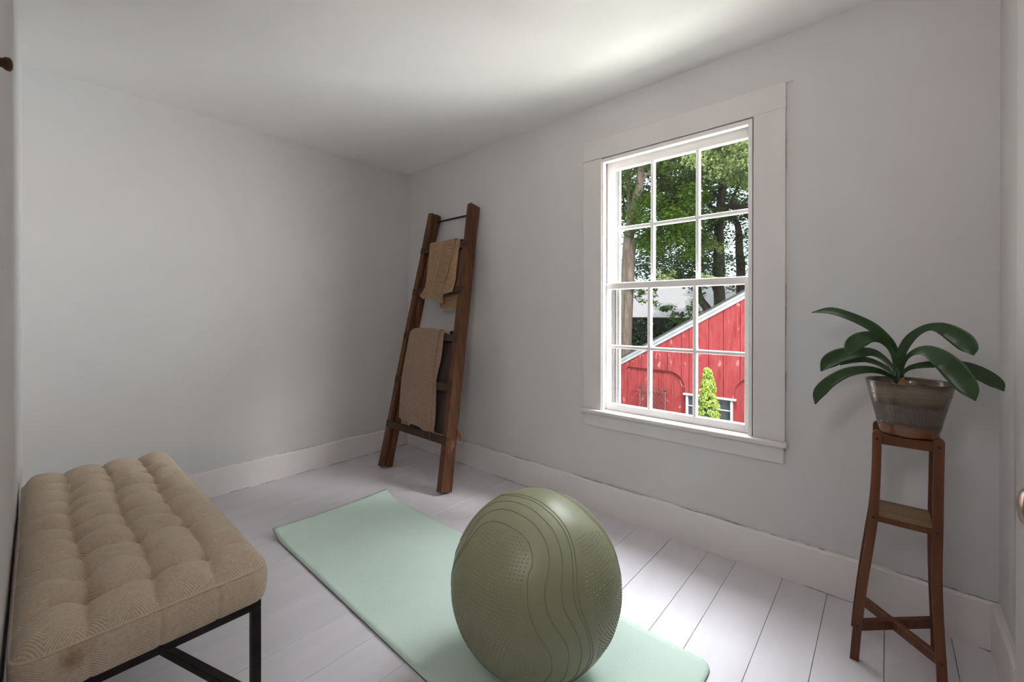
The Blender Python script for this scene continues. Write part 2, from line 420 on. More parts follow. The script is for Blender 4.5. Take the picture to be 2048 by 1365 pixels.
# floor: painted planks running along Y
floor = empty('floor', (0, 0, 0), kind='structure')
edges = [-0.16, -0.02, 0.082, 0.265, 0.442, 0.622, 0.815, 1.017, 1.190, 1.372, 1.563, 1.742, 1.918, 2.095, 2.268, 2.442, 2.562, 2.740, 2.891, 3.062, 3.235, 3.40]
for i in range(len(edges) - 1):
    a, b = edges[i], edges[i + 1]
    dz = random.uniform(-0.0008, 0.0006); g = 0.0005 if b < 2.0 else 0.0007
    box('plank', (a + g, YH, -0.025), (b - g, 0.02, dz if abs(dz) > 0 else 0), floor_m, floor, bevel=0.0010)
box('subfloor', (-0.2, YH - 0.05, -0.10), (3.5, 0.1, -0.026), subfloor_m, floor)
# ceiling
box('ceiling', (-0.3, YH - 0.1, H), (4.6, 0.16, H + 0.15), ceil_m, **ST)
# walls
box('wall_left', (-0.15, YF - 0.15, -0.1), (0, 0.15, H), wall_m, **ST)
box('wall_right', (XR, YF - 0.15, -0.1), (XR + 0.15, 0.15, H), wall_m, **ST)
WX0, WX1, WZ0, WZ1 = 1.862, 2.628, 0.553, 1.985
bm = bmesh.new()
box_bm(bm, (-0.0, 0, -0.1), (WX0, 0.15, H)); box_bm(bm, (WX1, 0, -0.1), (XR, 0.15, H))
box_bm(bm, (WX0, 0, -0.1), (WX1, 0.15, WZ0)); box_bm(bm, (WX0, 0, WZ1), (WX1, 0.15, H))
link('wall_window', bm_mesh(bm, 'wall_window'), wall_m, **ST)
DX0, DX1, DZ = 2.47, 3.285, 2.02
bm = bmesh.new()
box_bm(bm, (0, YF - 0.12, -0.1), (DX0, YF, H)); box_bm(bm, (DX1, YF - 0.12, -0.1), (XR, YF, H)); box_bm(bm, (DX0, YF - 0.12, DZ), (DX1, YF, H))
link('wall_front', bm_mesh(bm, 'wall_front'), wall_m, **ST)
# hall behind the doorway (out of view, closes the space)
bm = bmesh.new()
box_bm(bm, (1.4, YH - 0.1, -0.1), (XR + 0.15, YH, H)); box_bm(bm, (1.3, YH - 0.1, -0.1), (1.4, YF - 0.12, H)); box_bm(bm, (XR, YH - 0.1, -0.1), (XR + 0.15, YF - 0.15, H))
link('wall_hall', bm_mesh(bm, 'wall_hall'), wall_m, **ST)
# baseboards with an eased, slightly uneven top edge
def baseboard(name, axis, lo, hi, h, t, sign):
    n = max(8, int((hi - lo) / 0.05)); V = []; F = []
    prof = [(0.0, 0.0), (t, 0.0), (t, h - 0.008), (t - 0.004, h - 0.002), (t - 0.009, h), (0, h)]
    for i in range(n + 1):
        s = lo + (hi - lo) * i / n
        wob = 0.0018 * math.sin(s * 9.1) + 0.0012 * math.sin(s * 23 + 1)
        for d, z in prof:
            zz = z + (wob if z > 0.05 else 0); dd = d + (0.3 * wob if d > 0 else 0)
            V.append((s, sign * dd, zz) if axis == 'x' else (sign * dd, s, zz))
    m_ = len(prof)
    for i in range(n):
        for k in range(m_):
            F.append((i * m_ + k, i * m_ + (k + 1) % m_, (i + 1) * m_ + (k + 1) % m_, (i + 1) * m_ + k))
    F.append(tuple(range(m_))); F.append(tuple(n * m_ + k for k in range(m_ - 1, -1, -1)))
    o = pyd(name, V, F, base_m, **ST)
    bm = bmesh.new(); bm.from_mesh(o.data); bmesh.ops.recalc_face_normals(bm, faces=bm.faces[:]); bm.to_mesh(o.data); bm.free()
    return o
baseboard('baseboard_window', 'x', 0.0, XR, 0.165, 0.020, -1)
baseboard('baseboard_left', 'y', YF, -0.02, 0.165, 0.020, 1)
o = baseboard('baseboard_right', 'y', -0.36, -0.02, 0.165, 0.020, -1); o.location.x = XR
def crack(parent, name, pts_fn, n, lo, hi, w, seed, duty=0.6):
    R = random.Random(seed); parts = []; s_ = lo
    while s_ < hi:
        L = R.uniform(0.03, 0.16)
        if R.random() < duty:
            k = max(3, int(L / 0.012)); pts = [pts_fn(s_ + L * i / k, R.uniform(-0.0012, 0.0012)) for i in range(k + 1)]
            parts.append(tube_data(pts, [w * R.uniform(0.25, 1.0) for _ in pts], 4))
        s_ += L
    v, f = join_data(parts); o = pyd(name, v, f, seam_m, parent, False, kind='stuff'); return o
bw_ = bpy.data.objects['baseboard_window']; bl_ = bpy.data.objects['baseboard_left']
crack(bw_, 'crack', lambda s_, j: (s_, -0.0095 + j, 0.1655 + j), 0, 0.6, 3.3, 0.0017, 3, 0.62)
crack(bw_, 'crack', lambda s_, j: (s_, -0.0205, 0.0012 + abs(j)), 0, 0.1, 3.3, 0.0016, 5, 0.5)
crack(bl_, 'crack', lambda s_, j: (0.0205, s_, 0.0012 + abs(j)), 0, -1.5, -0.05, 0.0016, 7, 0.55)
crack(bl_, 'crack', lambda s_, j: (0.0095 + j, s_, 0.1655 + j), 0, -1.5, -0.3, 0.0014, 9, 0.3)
# right wall: casing of a side door, its edge close to the corner
tr = empty('trim_1', (0, 0, 0), kind='structure')
box('casing', (XR - 0.018, -0.47, 0), (XR, -0.36, 2.05), casing_m, tr, bevel=0.003)
box('door_panel', (XR - 0.006, -1.15, 0), (XR, -0.47, 2.0), casing_m, tr)
# open room door standing along the right wall, only its knob reaches into the frame
door = empty('door_1', (3.27, -2.10, 0), kind='structure')
dl = door.location
box('slab', (3.250 - dl.x, -2.09 - dl.y, 0.01), (3.285 - dl.x, -1.18 - dl.y, 1.98), trim_m, door, bevel=0.002)
knob_m = Mt('aged_brass_knob'); knob_m.set(knob_m.ramp(knob_m.noise(40, 4), [(0.35, (0.30, 0.19, 0.12)), (0.65, (0.52, 0.38, 0.28))]), 0.22, 1.0); knob_m = knob_m.m
pv, pf = lathe_data([tuple(p) for p in catmull([(0.0005, 0.055), (0.012, 0.0545), (0.021, 0.051), (0.0265, 0.044), (0.0275, 0.037), (0.025, 0.030), (0.017, 0.024), (0.009, 0.020), (0.009, 0.004), (0.022, 0.004), (0.024, 0.0)], 60)], 64)
ky = -1.26
kn = pyd('knob', [(3.250 - dl.x - z, ky - dl.y + x, 0.868 + y) for x, y, z in pv], pf, knob_m, door, True)

# ------------------------------------------------------------------ window
win = empty('window_1', (2.245, 0, 0.575), kind='structure')
wo = win.location
def wbox(name, a, b, mat, par=win, bevel=0.0015, **pr):
    # coordinates relative to the window's own origin
    return box(name, [a[i] - wo[i] for i in range(3)], [b[i] - wo[i] for i in range(3)], mat, par, bevel, **pr)
wbox('side_casing', (1.759, -0.020, 0.575), (1.876, 0, 1.982), casing_m)
wbox('side_casing', (2.628, -0.020, 0.575), (2.747, 0, 1.985), casing_m)
wbox('head_casing', (1.757, -0.021, 1.9835), (2.749, 0, 2.093), casing_m, bevel=0.002)
# stool with rounded nose, apron below
bm = bmesh.new()
box_bm(bm, (1.752 - wo.x, -0.047 - wo.y, 0.553 - wo.z), (2.757 - wo.x, 0.0, 0.5755 - wo.z), 0.007, None, 3)
box_bm(bm, (1.8765 - wo.x, -0.006, 0.554 - wo.z), (2.6275 - wo.x, 0.0245, 0.5758 - wo.z))
link('stool', bm_mesh(bm, 'stool'), casing_m, win)
wbox('apron', (1.765, -0.017, 0.480), (2.742, 0, 0.553), casing_m)
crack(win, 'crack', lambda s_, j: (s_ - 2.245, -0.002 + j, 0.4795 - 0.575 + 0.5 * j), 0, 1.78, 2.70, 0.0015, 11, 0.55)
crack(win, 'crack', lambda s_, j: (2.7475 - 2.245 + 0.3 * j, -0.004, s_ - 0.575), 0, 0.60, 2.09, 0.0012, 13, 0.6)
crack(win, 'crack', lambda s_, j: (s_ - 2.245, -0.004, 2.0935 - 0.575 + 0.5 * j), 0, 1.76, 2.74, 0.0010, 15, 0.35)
# jambs and outer frame
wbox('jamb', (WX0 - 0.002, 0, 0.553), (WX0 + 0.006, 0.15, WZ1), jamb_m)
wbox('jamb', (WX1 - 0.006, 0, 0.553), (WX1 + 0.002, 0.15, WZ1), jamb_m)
wbox('head_jamb', (WX0, 0, WZ1 - 0.006), (WX1, 0.15, WZ1 + 0.002), sash_m)
wbox('outer_sill', (WX0 - 0.06, 0.025, 0.520), (WX1 + 0.06, 0.21, 0.572), sash_m, bevel=0.004)
for a, b in ((1.868, 1.884), (2.606, 2.622)):
    wbox('stop_bead', (a, -0.014, 0.5755), (b, 0.018, 1.979), sash_m)
wbox('stop_bead', (1.884, -0.014, 1.958), (2.606, 0.018, 1.979), sash_m)
# storm frame outside with weep holes
for a, b in ((1.866, 1.917), (2.585, 2.624)):
    st = wbox('storm_stile', (a, 0.118, 0.572), (b, 0.136, 1.98), storm_m)
    if a < 2:
        for d0 in (0.014, 0.028):
            wbox('track', (b - d0 - 0.004, 0.110, 0.572), (b - d0, 0.1185, 1.98), storm_m, st, 0)
        hv = []
        for k in range(34):
            zc = 0.60 + k * 0.021
            hv.append(lathe_data([(0.0022, -0.0006), (0.0022, 0.0006)], 6))
            hv[-1] = ([(b - 0.009 + x - wo.x, 0.1176 + z - wo.y, zc + y - wo.z) for x, y, z in hv[-1][0]], hv[-1][1])
        v, f = join_data(hv); pyd('weep_hole', v, f, seam_m, st, False, kind='stuff')
wbox('storm_rail', (1.917, 0.118, 1.962), (2.585, 0.136, 1.98), storm_m)
def sash(name, y0, y1, z0, z1, gz0, gz1, gx0, gx1, hz, x0=1.868, x1=2.622):
    """one six-pane sash; rails, stiles and muntins are its pieces, the panes too"""
    e = empty(name, (0, 0, 0)); e.parent = win
    yf, yb = y0, y1
    wbox('stile', (x0, yf, z0), (gx0, yb, z1), sash_m, e)
    wbox('stile', (gx1, yf, z0), (x1, yb, z1), sash_m, e)
    wbox('rail', (gx0, yf, z0), (gx1, yb, gz0), sash_m, e)
    wbox('rail', (gx0, yf, gz1), (gx1, yb, z1), sash_m, e)
    mx = [(2.1225, 2.1425), (2.3545, 2.3735)]
    ym = yf + 0.006
    for a, b in mx: wbox('muntin', (a, ym, gz0), (b, yb - 0.004, gz1), sash_m, e, 0.004)
    xs = [gx0] + [v for p in mx for v in p] + [gx1]
    for k in range(3): wbox('muntin', (xs[2 * k], ym + 0.0005, hz[0]), (xs[2 * k + 1], yb - 0.0045, hz[1]), sash_m, e, 0.004)
    yg = (yf + yb) / 2 + 0.003
    for k in range(3):
        for (a, b) in ((gz0, hz[0]), (hz[1], gz1)):
            wbox('pane', (xs[2 * k] - 0.002, yg, a - 0.002), (xs[2 * k + 1] + 0.002, yg + 0.0025, b + 0.002), glass_m, e, 0)
    return e
sash('lower_sash', 0.020, 0.054, 0.5765, 1.284, 0.612, 1.252, 1.898, 2.585, (0.921, 0.940))
sash('upper_sash', 0.060, 0.094, 1.252, 1.976, 1.290, 1.928, 1.904, 2.590, (1.583, 1.603))
wbox('sash_gap', (1.885, 0.062, 1.9765), (2.605, 0.09, 1.9785), seam_m)

# ------------------------------------------------------------------ bench
bench = empty('tufted_bench', (1.205, -1.925, 0), label='long beige button-tufted bench on black metal legs along the wall', category='bench')
bo = bench.location
BX0, BX1, BY0, BY1 = 0.575, 1.842, -2.146, -1.703
ROWS = [0.74, 0.985, 1.23, 1.475, 1.72]; COLS = [-2.037, -1.925, -1.815]
FINE = [1.72 - 0.1225 * k for k in range(9)]
DEP = np.array([[0.95 if k % 2 == 0 else 0.62 + 0.25 * math.sin(3.1 * k + 2.3 * c) for c in range(3)] for k in range(9)])
DEP[1] = (0.75, 0.45, 0.12)
def near(v, arr): return min(abs(v - a) for a in arr)
def cush_z(x, y):
    dx = min(x - BX0, BX1 - x); dy = min(y - BY0, BY1 - y); d = max(0.0, min(dx, dy))
    e = 1 - math.exp(-d / 0.020)
    cu = min(2.0, max(0.0, (y - COLS[0]) / 0.111)); c0 = min(1, int(cu)); t = cu - c0
    sx = 1.0
    yw = y - 0.006 * math.sin(9 * x)
    for k, r in enumerate(FINE):
        dd = abs(x - r - 0.010 * math.sin(40 * y + 2.0 * k))
        if dd < 0.061:
            dep = DEP[k, c0] * (1 - t) + DEP[k, c0 + 1] * t
            if k % 2: dep *= 0.35 + 0.65 * math.exp(-(near(y, COLS) / 0.030) ** 2)
            f = math.sin(PI * dd / 0.1225) ** 0.6
            sx = min(sx, 1 - dep * (1 - f))
    sy = math.sin(PI * min(near(yw, COLS), 0.0555) / 0.111) ** 0.48
    p = 0.40 * sx + 0.26 * sy + 0.34 * sx * sy
    dim = max((0.5 + 0.5 * (1 - k % 2)) * DEP[k, c] * math.exp(-(math.hypot(x - FINE[k], y - COLS[c]) / 0.018) ** 2) for k in range(9) for c in range(3))
    wr = 0.0016 * math.sin(37 * x + 21 * y) * sx * sy
    return 0.450 + e * (0.003 + 0.048 * p - 0.019 * dim + wr)
nx, ny = 254, 96
V = []; F = []
rc = 0.035
def foot(u, v):
    x = BX0 + (BX1 - BX0) * u; y = BY0 + (BY1 - BY0) * v
    cx = min(max(x, BX0 + rc), BX1 - rc); cy = min(max(y, BY0 + rc), BY1 - rc)
    ddx, ddy = x - cx, y - cy
    if ddx and ddy:
        m_ = max(abs(ddx), abs(ddy)); r = math.hypot(ddx, ddy)
        x, y = cx + ddx * m_ / r, cy + ddy * m_ / r
    return x, y
for j in range(ny + 1):
    for i in range(nx + 1):
        u, v = i / nx, j / ny
        x, y = foot(u, v); xx = BX0 + (BX1 - BX0) * u; yy = BY0 + (BY1 - BY0) * v
        V.append((x - bo.x, y - bo.y, cush_z(xx, yy)))
for j in range(ny):
    for i in range(nx):
        a = j * (nx + 1) + i; F.append((a, a + 1, a + nx + 2, a + nx + 1))
loop = [i for i in range(nx + 1)] + [(j) * (nx + 1) + nx for j in range(1, ny + 1)] + [ny * (nx + 1) + i for i in range(nx - 1, -1, -1)] + [j * (nx + 1) for j in range(ny - 1, 0, -1)]
seam_pts = [V[i] for i in loop]
cxm, cym = (BX0 + BX1) / 2 - bo.x, (BY0 + BY1) / 2 - bo.y
prev = loop; LN = len(loop)
steps = [(0.444, 0.003), (0.432, 0.007), (0.415, 0.009), (0.395, 0.008), (0.378, 0.005), (0.366, 0.0), (0.362, -0.006)]
for z, outw in steps:
    cur = []
    for i in loop:
        p = V[i]; gx, gy = p[0] + bo.x, p[1] + bo.y
        nxv = (1 if gx > BX1 - 0.02 else (-1 if gx < BX0 + 0.02 else 0)); nyv = (1 if gy > BY1 - 0.02 else (-1 if gy < BY0 + 0.02 else 0))
        L = math.hypot(nxv, nyv) or 1
        cr = 0.0
        if nxv: cr = 0.004 * math.exp(-(near(gy, COLS) / 0.004) ** 2)
        elif nyv: cr = 0.004 * math.exp(-(near(gx, ROWS) / 0.004) ** 2)
        ww = outw - cr
        if nyv < 0: ww = min(ww, 0.003)
        cur.append(len(V)); V.append((p[0] + nxv / L * ww, p[1] + nyv / L * ww, z))
    for k in range(LN):
        k2 = (k + 1) % LN; F.append((prev[k], cur[k], cur[k2], prev[k2]))
    prev = cur
F.append(tuple(prev))
cushion = pyd('cushion', V, F, fabric_m, bench, True)
uvl = cushion.data.uv_layers.new(name='weave')
top_n = (nx + 1) * (ny + 1)
def weave(i):
    x, y, z = V[i]
    if i < top_n: return (x, y + 2.2)
    drop = 0.45 - z
    if x > BX1 - bo.x - 0.03: return (x + drop, y + 2.2)
    if x < BX0 - bo.x + 0.03: return (x - drop, y + 2.2)
    return (x, y + 2.2 + (drop if y > 0 else -drop))
for lp in cushion.data.loops: uvl.data[lp.index].uv = weave(lp.vertex_index)
bm = bmesh.new(); bm.from_mesh(cushion.data); bmesh.ops.recalc_face_normals(bm, faces=bm.faces[:]); bm.to_mesh(cushion.data); bm.free()
cushion.location = (0, 0, 0)
tube('piping', [(p[0], p[1], 0.4495) for p in seam_pts[::3]], 0.0034, fabric_m, cushion, 6, True)
bv, bf = lathe_data([(0.0105, -0.004), (0.012, 0.0), (0.0105, 0.0035), (0.006, 0.0055), (0.001, 0.006)], 16)
bme = bpy.data.meshes.new('button'); bme.from_pydata(bv, [], bf); bme.polygons.foreach_set('use_smooth', [True] * len(bme.polygons)); bme.materials.append(fabric_m)
for xr in ROWS:
    for yc in COLS:
        b = bpy.data.objects.new('button', bme); COL.objects.link(b); b.parent = cushion
        b.location = (xr - bo.x, yc - bo.y, cush_z(xr, yc) + 0.006); b.rotation_euler = (random.uniform(-.3, .3), random.uniform(-.3, .3), 0)
def bbox_(name, a, b): return box(name, (a[0] - bo.x, a[1] - bo.y, a[2]), (b[0] - bo.x, b[1] - bo.y, b[2]), bench_metal_m, bench, 0.0012)
t = 0.022; fx0, fx1, fy0, fy1 = 0.59, 1.832, -2.143, -1.716
bbox_('rail', (fx0, fy0, 0.340), (fx1, fy0 + t, 0.362)); bbox_('rail', (fx0, fy1 - t, 0.340), (fx1, fy1, 0.362))
bbox_('rail', (fx0, fy0 + t, 0.340), (fx0 + t, fy1 - t, 0.362)); bbox_('rail', (fx1 - t, fy0 + t, 0.340), (fx1, fy1 - t, 0.362))
for x in (fx0, fx1 - t):
    for y in (fy0, fy1 - t): bbox_('leg', (x, y, 0.0), (x + t, y + t, 0.340))
for sgn in (1, -1):
    ax, ay = fx0 + t / 2, (fy0 + t / 2 if sgn > 0 else fy1 - t / 2); bx, by = fx1 - t / 2, (fy1 - t / 2 if sgn > 0 else fy0 + t / 2)
    L = math.hypot(bx - ax, by - ay); Mx = Matrix.Translation((ax - bo.x, ay - bo.y, 0.10)) @ Matrix.Rotation(math.atan2(by - ay, bx - ax), 4, 'Z')
    box('stretcher', (0, -t / 2, -t / 2), (L, t / 2, t / 2), bench_metal_m, bench, 0.001, Mx)

# ------------------------------------------------------------------ yoga mat
mat_o = empty('yoga_mat', (1.7, -1.0, 0), label='mint green exercise mat with dark underside lying on the floor under the ball', category='mat')
mo = mat_o.location
MX0, MX1, MY0, MY1 = 0.775, 2.657, -1.328, -0.690
def mat_grid(ztop):
    nx, ny = 120, 30; V = []; F = []
    for j in range(ny + 1):
        for i in range(nx + 1):
            u = i / nx; v = j / ny
            x = MX0 + (MX1 - MX0) * u; y = MY0 + (MY1 - MY0) * v
            r = 0.035
            cx = min(x, MX1 - r); cy = min(max(y, MY0 + r), MY1 - r)
            dx, dy = x - cx, y - cy
            if dx > 0 and dy:
                k = max(dx, abs(dy)) / math.hypot(dx, dy); x, y = cx + dx * k, cy + dy * k
            lift = 0.030 * max(0.0, (0.915 - x) / 0.14) ** 2 * (0.85 + 0.3 * (2 * v - 1) ** 2)
            wv = 0.0006 * math.sin(11 * x + 3) * math.sin(7 * y)
            V.append((x - mo.x, y - mo.y, ztop + lift + max(0, wv)))
    for j in range(ny):
        for i in range(nx):
            a = j * (nx + 1) + i; F.append((a, a + 1, a + nx + 2, a + nx + 1))
    edge = [i for i in range(nx + 1)] + [j * (nx + 1) + nx for j in range(1, ny + 1)] + [ny * (nx + 1) + i for i in range(nx - 1, -1, -1)] + [j * (nx + 1) for j in range(ny - 1, 0, -1)]
    return V, F, edge
def slab(name, z0, z1, mat, parent):
    V1, F1, E = mat_grid(z1); V0, F0, _ = mat_grid(z0); n = len(V1)
    F = list(F1) + [tuple(i + n for i in f[::-1]) for f in F0]
    for k in range(len(E)):
        a, b = E[k], E[(k + 1) % len(E)]; F.append((a, a + n, b + n, b))
    return pyd(name, V1 + V0, F, mat, parent, True)
slab('top_layer', 0.0040, 0.0072, mat_m, mat_o)
slab('underside', 0.0008, 0.0040, mat_under_m, mat_o)

# ------------------------------------------------------------------ exercise ball
BR = 0.2665; BC = Vector((2.23, -1.053, 0.2735))
ball = empty('exercise_ball', (BC.x, BC.y, 0.0072), label='large sage green exercise ball with raised lines and dots, resting on the mat', category='ball')
bz = BC.z - 0.0072
bm = bmesh.new(); bmesh.ops.create_uvsphere(bm, u_segments=96, v_segments=64, radius=BR)
for v in bm.verts: v.co.z = max(v.co.z, -bz + 0.0003) + bz
shell = link('shell', bm_mesh(bm, 'shell'), ball_m, ball, True)
CUR = [
 [(-129.4, 8.9), (-121.7, 25.3), (-119.4, 37.9), (-118.9, 46.9), (-110.8, 54.0), (-96.2, 57.5), (-75.0, 56.4), (-63.1, 53.4), (-56.9, 48.6), (-54.3, 43.0), (-54.0, 38.3), (-56.2, 33.7), (-56.9, 29.2), (-56.6, 23.4), (-55.4, 16.3), (-52.7, 9.0), (-49.4, 2.9), (-45.2, -3.0), (-42.4, -10.7), (-42.0, -18.6), (-44.3, -25.4), (-50.9, -33.0), (-75, -38), (-105, -34), (-128, -20), (-133, -5), (-129.4, 8.9)],
 [(-134, 3), (-127.1, 17.3), (-123.0, 31.9), (-129.2, 44.3), (-130.5, 53.8), (-120.3, 62.5), (-101.6, 66.9), (-69.6, 66.2), (-50.5, 60.2), (-43.0, 53.0), (-40.6, 45.3), (-41.3, 38.3), (-43.8, 31.6), (-45.7, 26.6), (-45.6, 20.1), (-43.3, 12.0), (-38.3, 4.7), (-33.9, -2.7), (-32.2, -10.6), (-32.3, -20.9), (-34.3, -31.7), (-48, -44)],
 [(-140, 15), (-137.4, 32.6), (-147.3, 45.8), (-147.7, 56.9), (-136.2, 67.1), (-111.5, 74.0), (-67.7, 74.1), (-40.8, 65.9), (-31.3, 57.0), (-29.6, 48.6), (-30.5, 40.4), (-32.7, 33.0), (-34.7, 27.3), (-35.3, 20.8), (-34.1, 14.8), (-30.1, 7.2), (-26.5, -0.2), (-24.4, -8.1), (-23.6, -18.1), (-24.7, -33.0), (-36, -47)],
 [(-146, 22), (-156.5, 39.2), (-171.6, 53.9), (-154.3, 70.7), (-131.1, 79.0), (-60.4, 80.6), (-27.8, 71.3), (-19.7, 60.7), (-19.2, 51.5), (-20.9, 43.1), (-23.8, 34.7), (-26.4, 27.5), (-27.4, 20.3), (-25.7, 12.4), (-21.4, 2.4), (-18.7, -6.6), (-16.7, -18.0), (-18.6, -29.7), (-28, -45)],
 [(-150, 25), (-160.2, 43.4), (-174.2, 54.5), (-162.0, 70.9), (-116.3, 83.8), (-28.4, 78.3), (-16.3, 66.5), (-14.6, 57.4), (-16.2, 48.8), (-18.8, 40.6), (-21.7, 32.7), (-23.9, 25.5), (-24.3, 17.4), (-22.5, 9.2), (-19.2, 0.8), (-16.2, -8.7), (-14.1, -18.3), (-14.9, -29.0), (-23, -45)],
 [(107.1, 66.1), (61.6, 69.2), (42.6, 61.0), (34.2, 49.1), (32.9, 39.1), (31.4, 30.5), (31.7, 19.6), (33, 5), (36, -15)],
 [(95.5, 68.0), (68, 66.5), (48.5, 58.1), (40.8, 45.8), (39.0, 34.8), (38.6, 23.4), (38.6, 15.7), (40, 3), (43, -15)]]
def sv(lon, lat): a, b = math.radians(lon), math.radians(lat); return np.array((math.cos(b) * math.cos(a), math.cos(b) * math.sin(a), math.sin(b)))
for ci, c in enumerate(CUR):
    P = catmull([sv(*p) for p in c], 26 * len(c) // 3); P /= np.linalg.norm(P, axis=1)[:, None]
    tube('ridge', [tuple(p * (BR + 0.0002) + np.array((0, 0, bz))) for p in P], 0.0013, ball_line_m, ball, 6)
N1 = [(-124.2, 10.0), (-117.1, 33.6), (-116.3, 46.1), (-106.8, 52.5), (-93.2, 55.7), (-73.7, 54.6), (-62.6, 51.7), (-58.0, 46.8), (-56.2, 41.3), (-56.4, 37.4), (-59.0, 30.5), (-58.6, 23.3), (-57.1, 14.7), (-54.4, 7.4), (-51.0, 1.2), (-46.8, -4.8), (-44.1, -11.6), (-44.7, -18.3), (-52.8, -25.5), (-71.2, -34), (-95, -34), (-115, -25), (-128, -12)]
N2 = [(-11.9, 48.4), (5, 48), (20.1, 45.2), (26.4, 38.8), (28.8, 29.9), (29.2, 18.7), (28.7, 6.4), (28.1, -3.8), (26, -14), (14, -24), (-8.2, -23.5), (-11.9, -6.4), (-15.0, 3.7), (-18.1, 14.3), (-18.5, 22.0), (-16.1, 31.4), (-13.3, 41.1)]
def inside(p, poly):
    x, y = p; c = False; n = len(poly); j = n - 1
    for i in range(n):
        xi, yi = poly[i]; xj, yj = poly[j]
        if (yi > y) != (yj > y) and x < (xj - xi) * (y - yi) / (yj - yi) + xi: c = not c
        j = i
    return c
nub = []
step = math.degrees(0.0118 / BR); row = 0; lat = -36.0
while lat < 58:
    dl_ = step / max(0.2, math.cos(math.radians(lat)))
    lon = -140 + (dl_ / 2 if row % 2 else 0)
    while lon < 34:
        if inside((lon, lat), N1) or inside((lon, lat), N2): nub.append((lon, lat))
        lon += dl_
    lat += step * 0.87; row += 1
parts = []
for lon, lat in nub:
    n = sv(lon, lat); a = np.cross(n, (0, 0, 1)); a /= np.linalg.norm(a); b = np.cross(n, a); c = n * BR + np.array((0, 0, bz)); r = 0.0025
    v = [c + r * (math.cos(k * PI / 3) * a + math.sin(k * PI / 3) * b) - n * 0.0004 for k in range(6)] + [c + 0.6 * r * (math.cos(k * PI / 3) * a + math.sin(k * PI / 3) * b) + n * 0.0018 for k in range(6)]
    f = [(k, (k + 1) % 6, 6 + (k + 1) % 6, 6 + k) for k in range(6)] + [tuple(range(6, 12))]
    parts.append((v, f))
v, f = join_data(parts); pyd('grip_dots', v, f, ball_m, ball, True, kind='stuff')

# ------------------------------------------------------------------ ladder leaning in the corner
LUY, LUZ = 0.40 / math.hypot(0.40, 1.875), 1.875 / math.hypot(0.40, 1.875)
def lad(x, s, d):   # across, along the stile, back from its front face
    return (x, -0.4865 + s * LUY + d * LUZ, 0.0185 + s * LUZ - d * LUY)
ladder = empty('wooden_ladder', (0.7, -0.44, 0), label='dark old wooden ladder with five rungs leaning in the far corner', category='ladder')
lo_ = ladder.location
def lloc(p): return (p[0] - lo_.x, p[1] - lo_.y, p[2] - lo_.z)
def stile(sign):
    outer = (lambda z: 0.337 + 0.034 * z) if sign > 0 else (lambda z: 1.050 - 0.088 * z)
    prof = [(0, 0), (0.044, 0.0), (0.046, 0.003), (0.046, 0.024), (0.034, 0.027), (0.034, 0.036), (0.056, 0.039), (0.058, 0.043), (0.058, 0.083), (0.055, 0.086), (0.0, 0.086)]
    L = 1.875 / LUZ; n = 40; V = []; F = []; m_ = len(prof)
    for i in range(n + 1):
        s = L * i / n; z = s * LUZ
        for k, (px, d) in enumerate(prof):
            jit = 0.0012 * math.sin(5.3 * s + k * 1.7) + 0.0009 * math.sin(17 * s + k * 2.9)
            sh = 0.006 * math.sin(k * 2.1 + sign) if i == 0 else (0.005 * math.sin(k * 1.3) if i == n else 0)
            V.append(lloc(lad(outer(z) + sign * (px * (1 - 0.12 * i / n) + jit), s + abs(sh) * (1 if i == 0 else -1), max(0, d + jit * 0.6) if d < 0.08 else d)))
    for i in range(n):
        for k in range(m_): F.append((i * m_ + k, i * m_ + (k + 1) % m_, (i + 1) * m_ + (k + 1) % m_, (i + 1) * m_ + k))
    F.append(tuple(range(m_))); F.append(tuple(n * m_ + k for k in range(m_)))
    o = pyd('stile', V, F, ladder_m, ladder)
    bm = bmesh.new(); bm.from_mesh(o.data); bmesh.ops.recalc_face_normals(bm, faces=bm.faces[:]); bm.to_mesh(o.data); bm.free()
stile(1); stile(-1)
RZ = [1.618, 1.300, 0.977, 0.658, 0.342]
for z in RZ:
    s1 = (z - 0.0185) / LUZ; s0 = s1 - 0.048
    x0 = 0.337 + 0.034 * z - 0.003; x1 = 1.050 - 0.088 * z + 0.003
    bm = bmesh.new(); box_bm(bm, (x0, s0, -0.003), (x1, s1, 0.020), 0.002)
    for v in bm.verts: v.co = Vector(lloc(lad(v.co.x, v.co.y + 0.002 * math.sin(9 * v.co.x + z), v.co.z)))
    link('rung', bm_mesh(bm, 'rung'), rung_m, ladder)
zr = 1.828; sr = (zr - 0.0185) / LUZ
tube('rod', [lloc(lad(0.42, sr + 0.010, 0.062)), lloc(lad(0.87, sr + 0.010, 0.062))], 0.007, iron_m, ladder, 10)

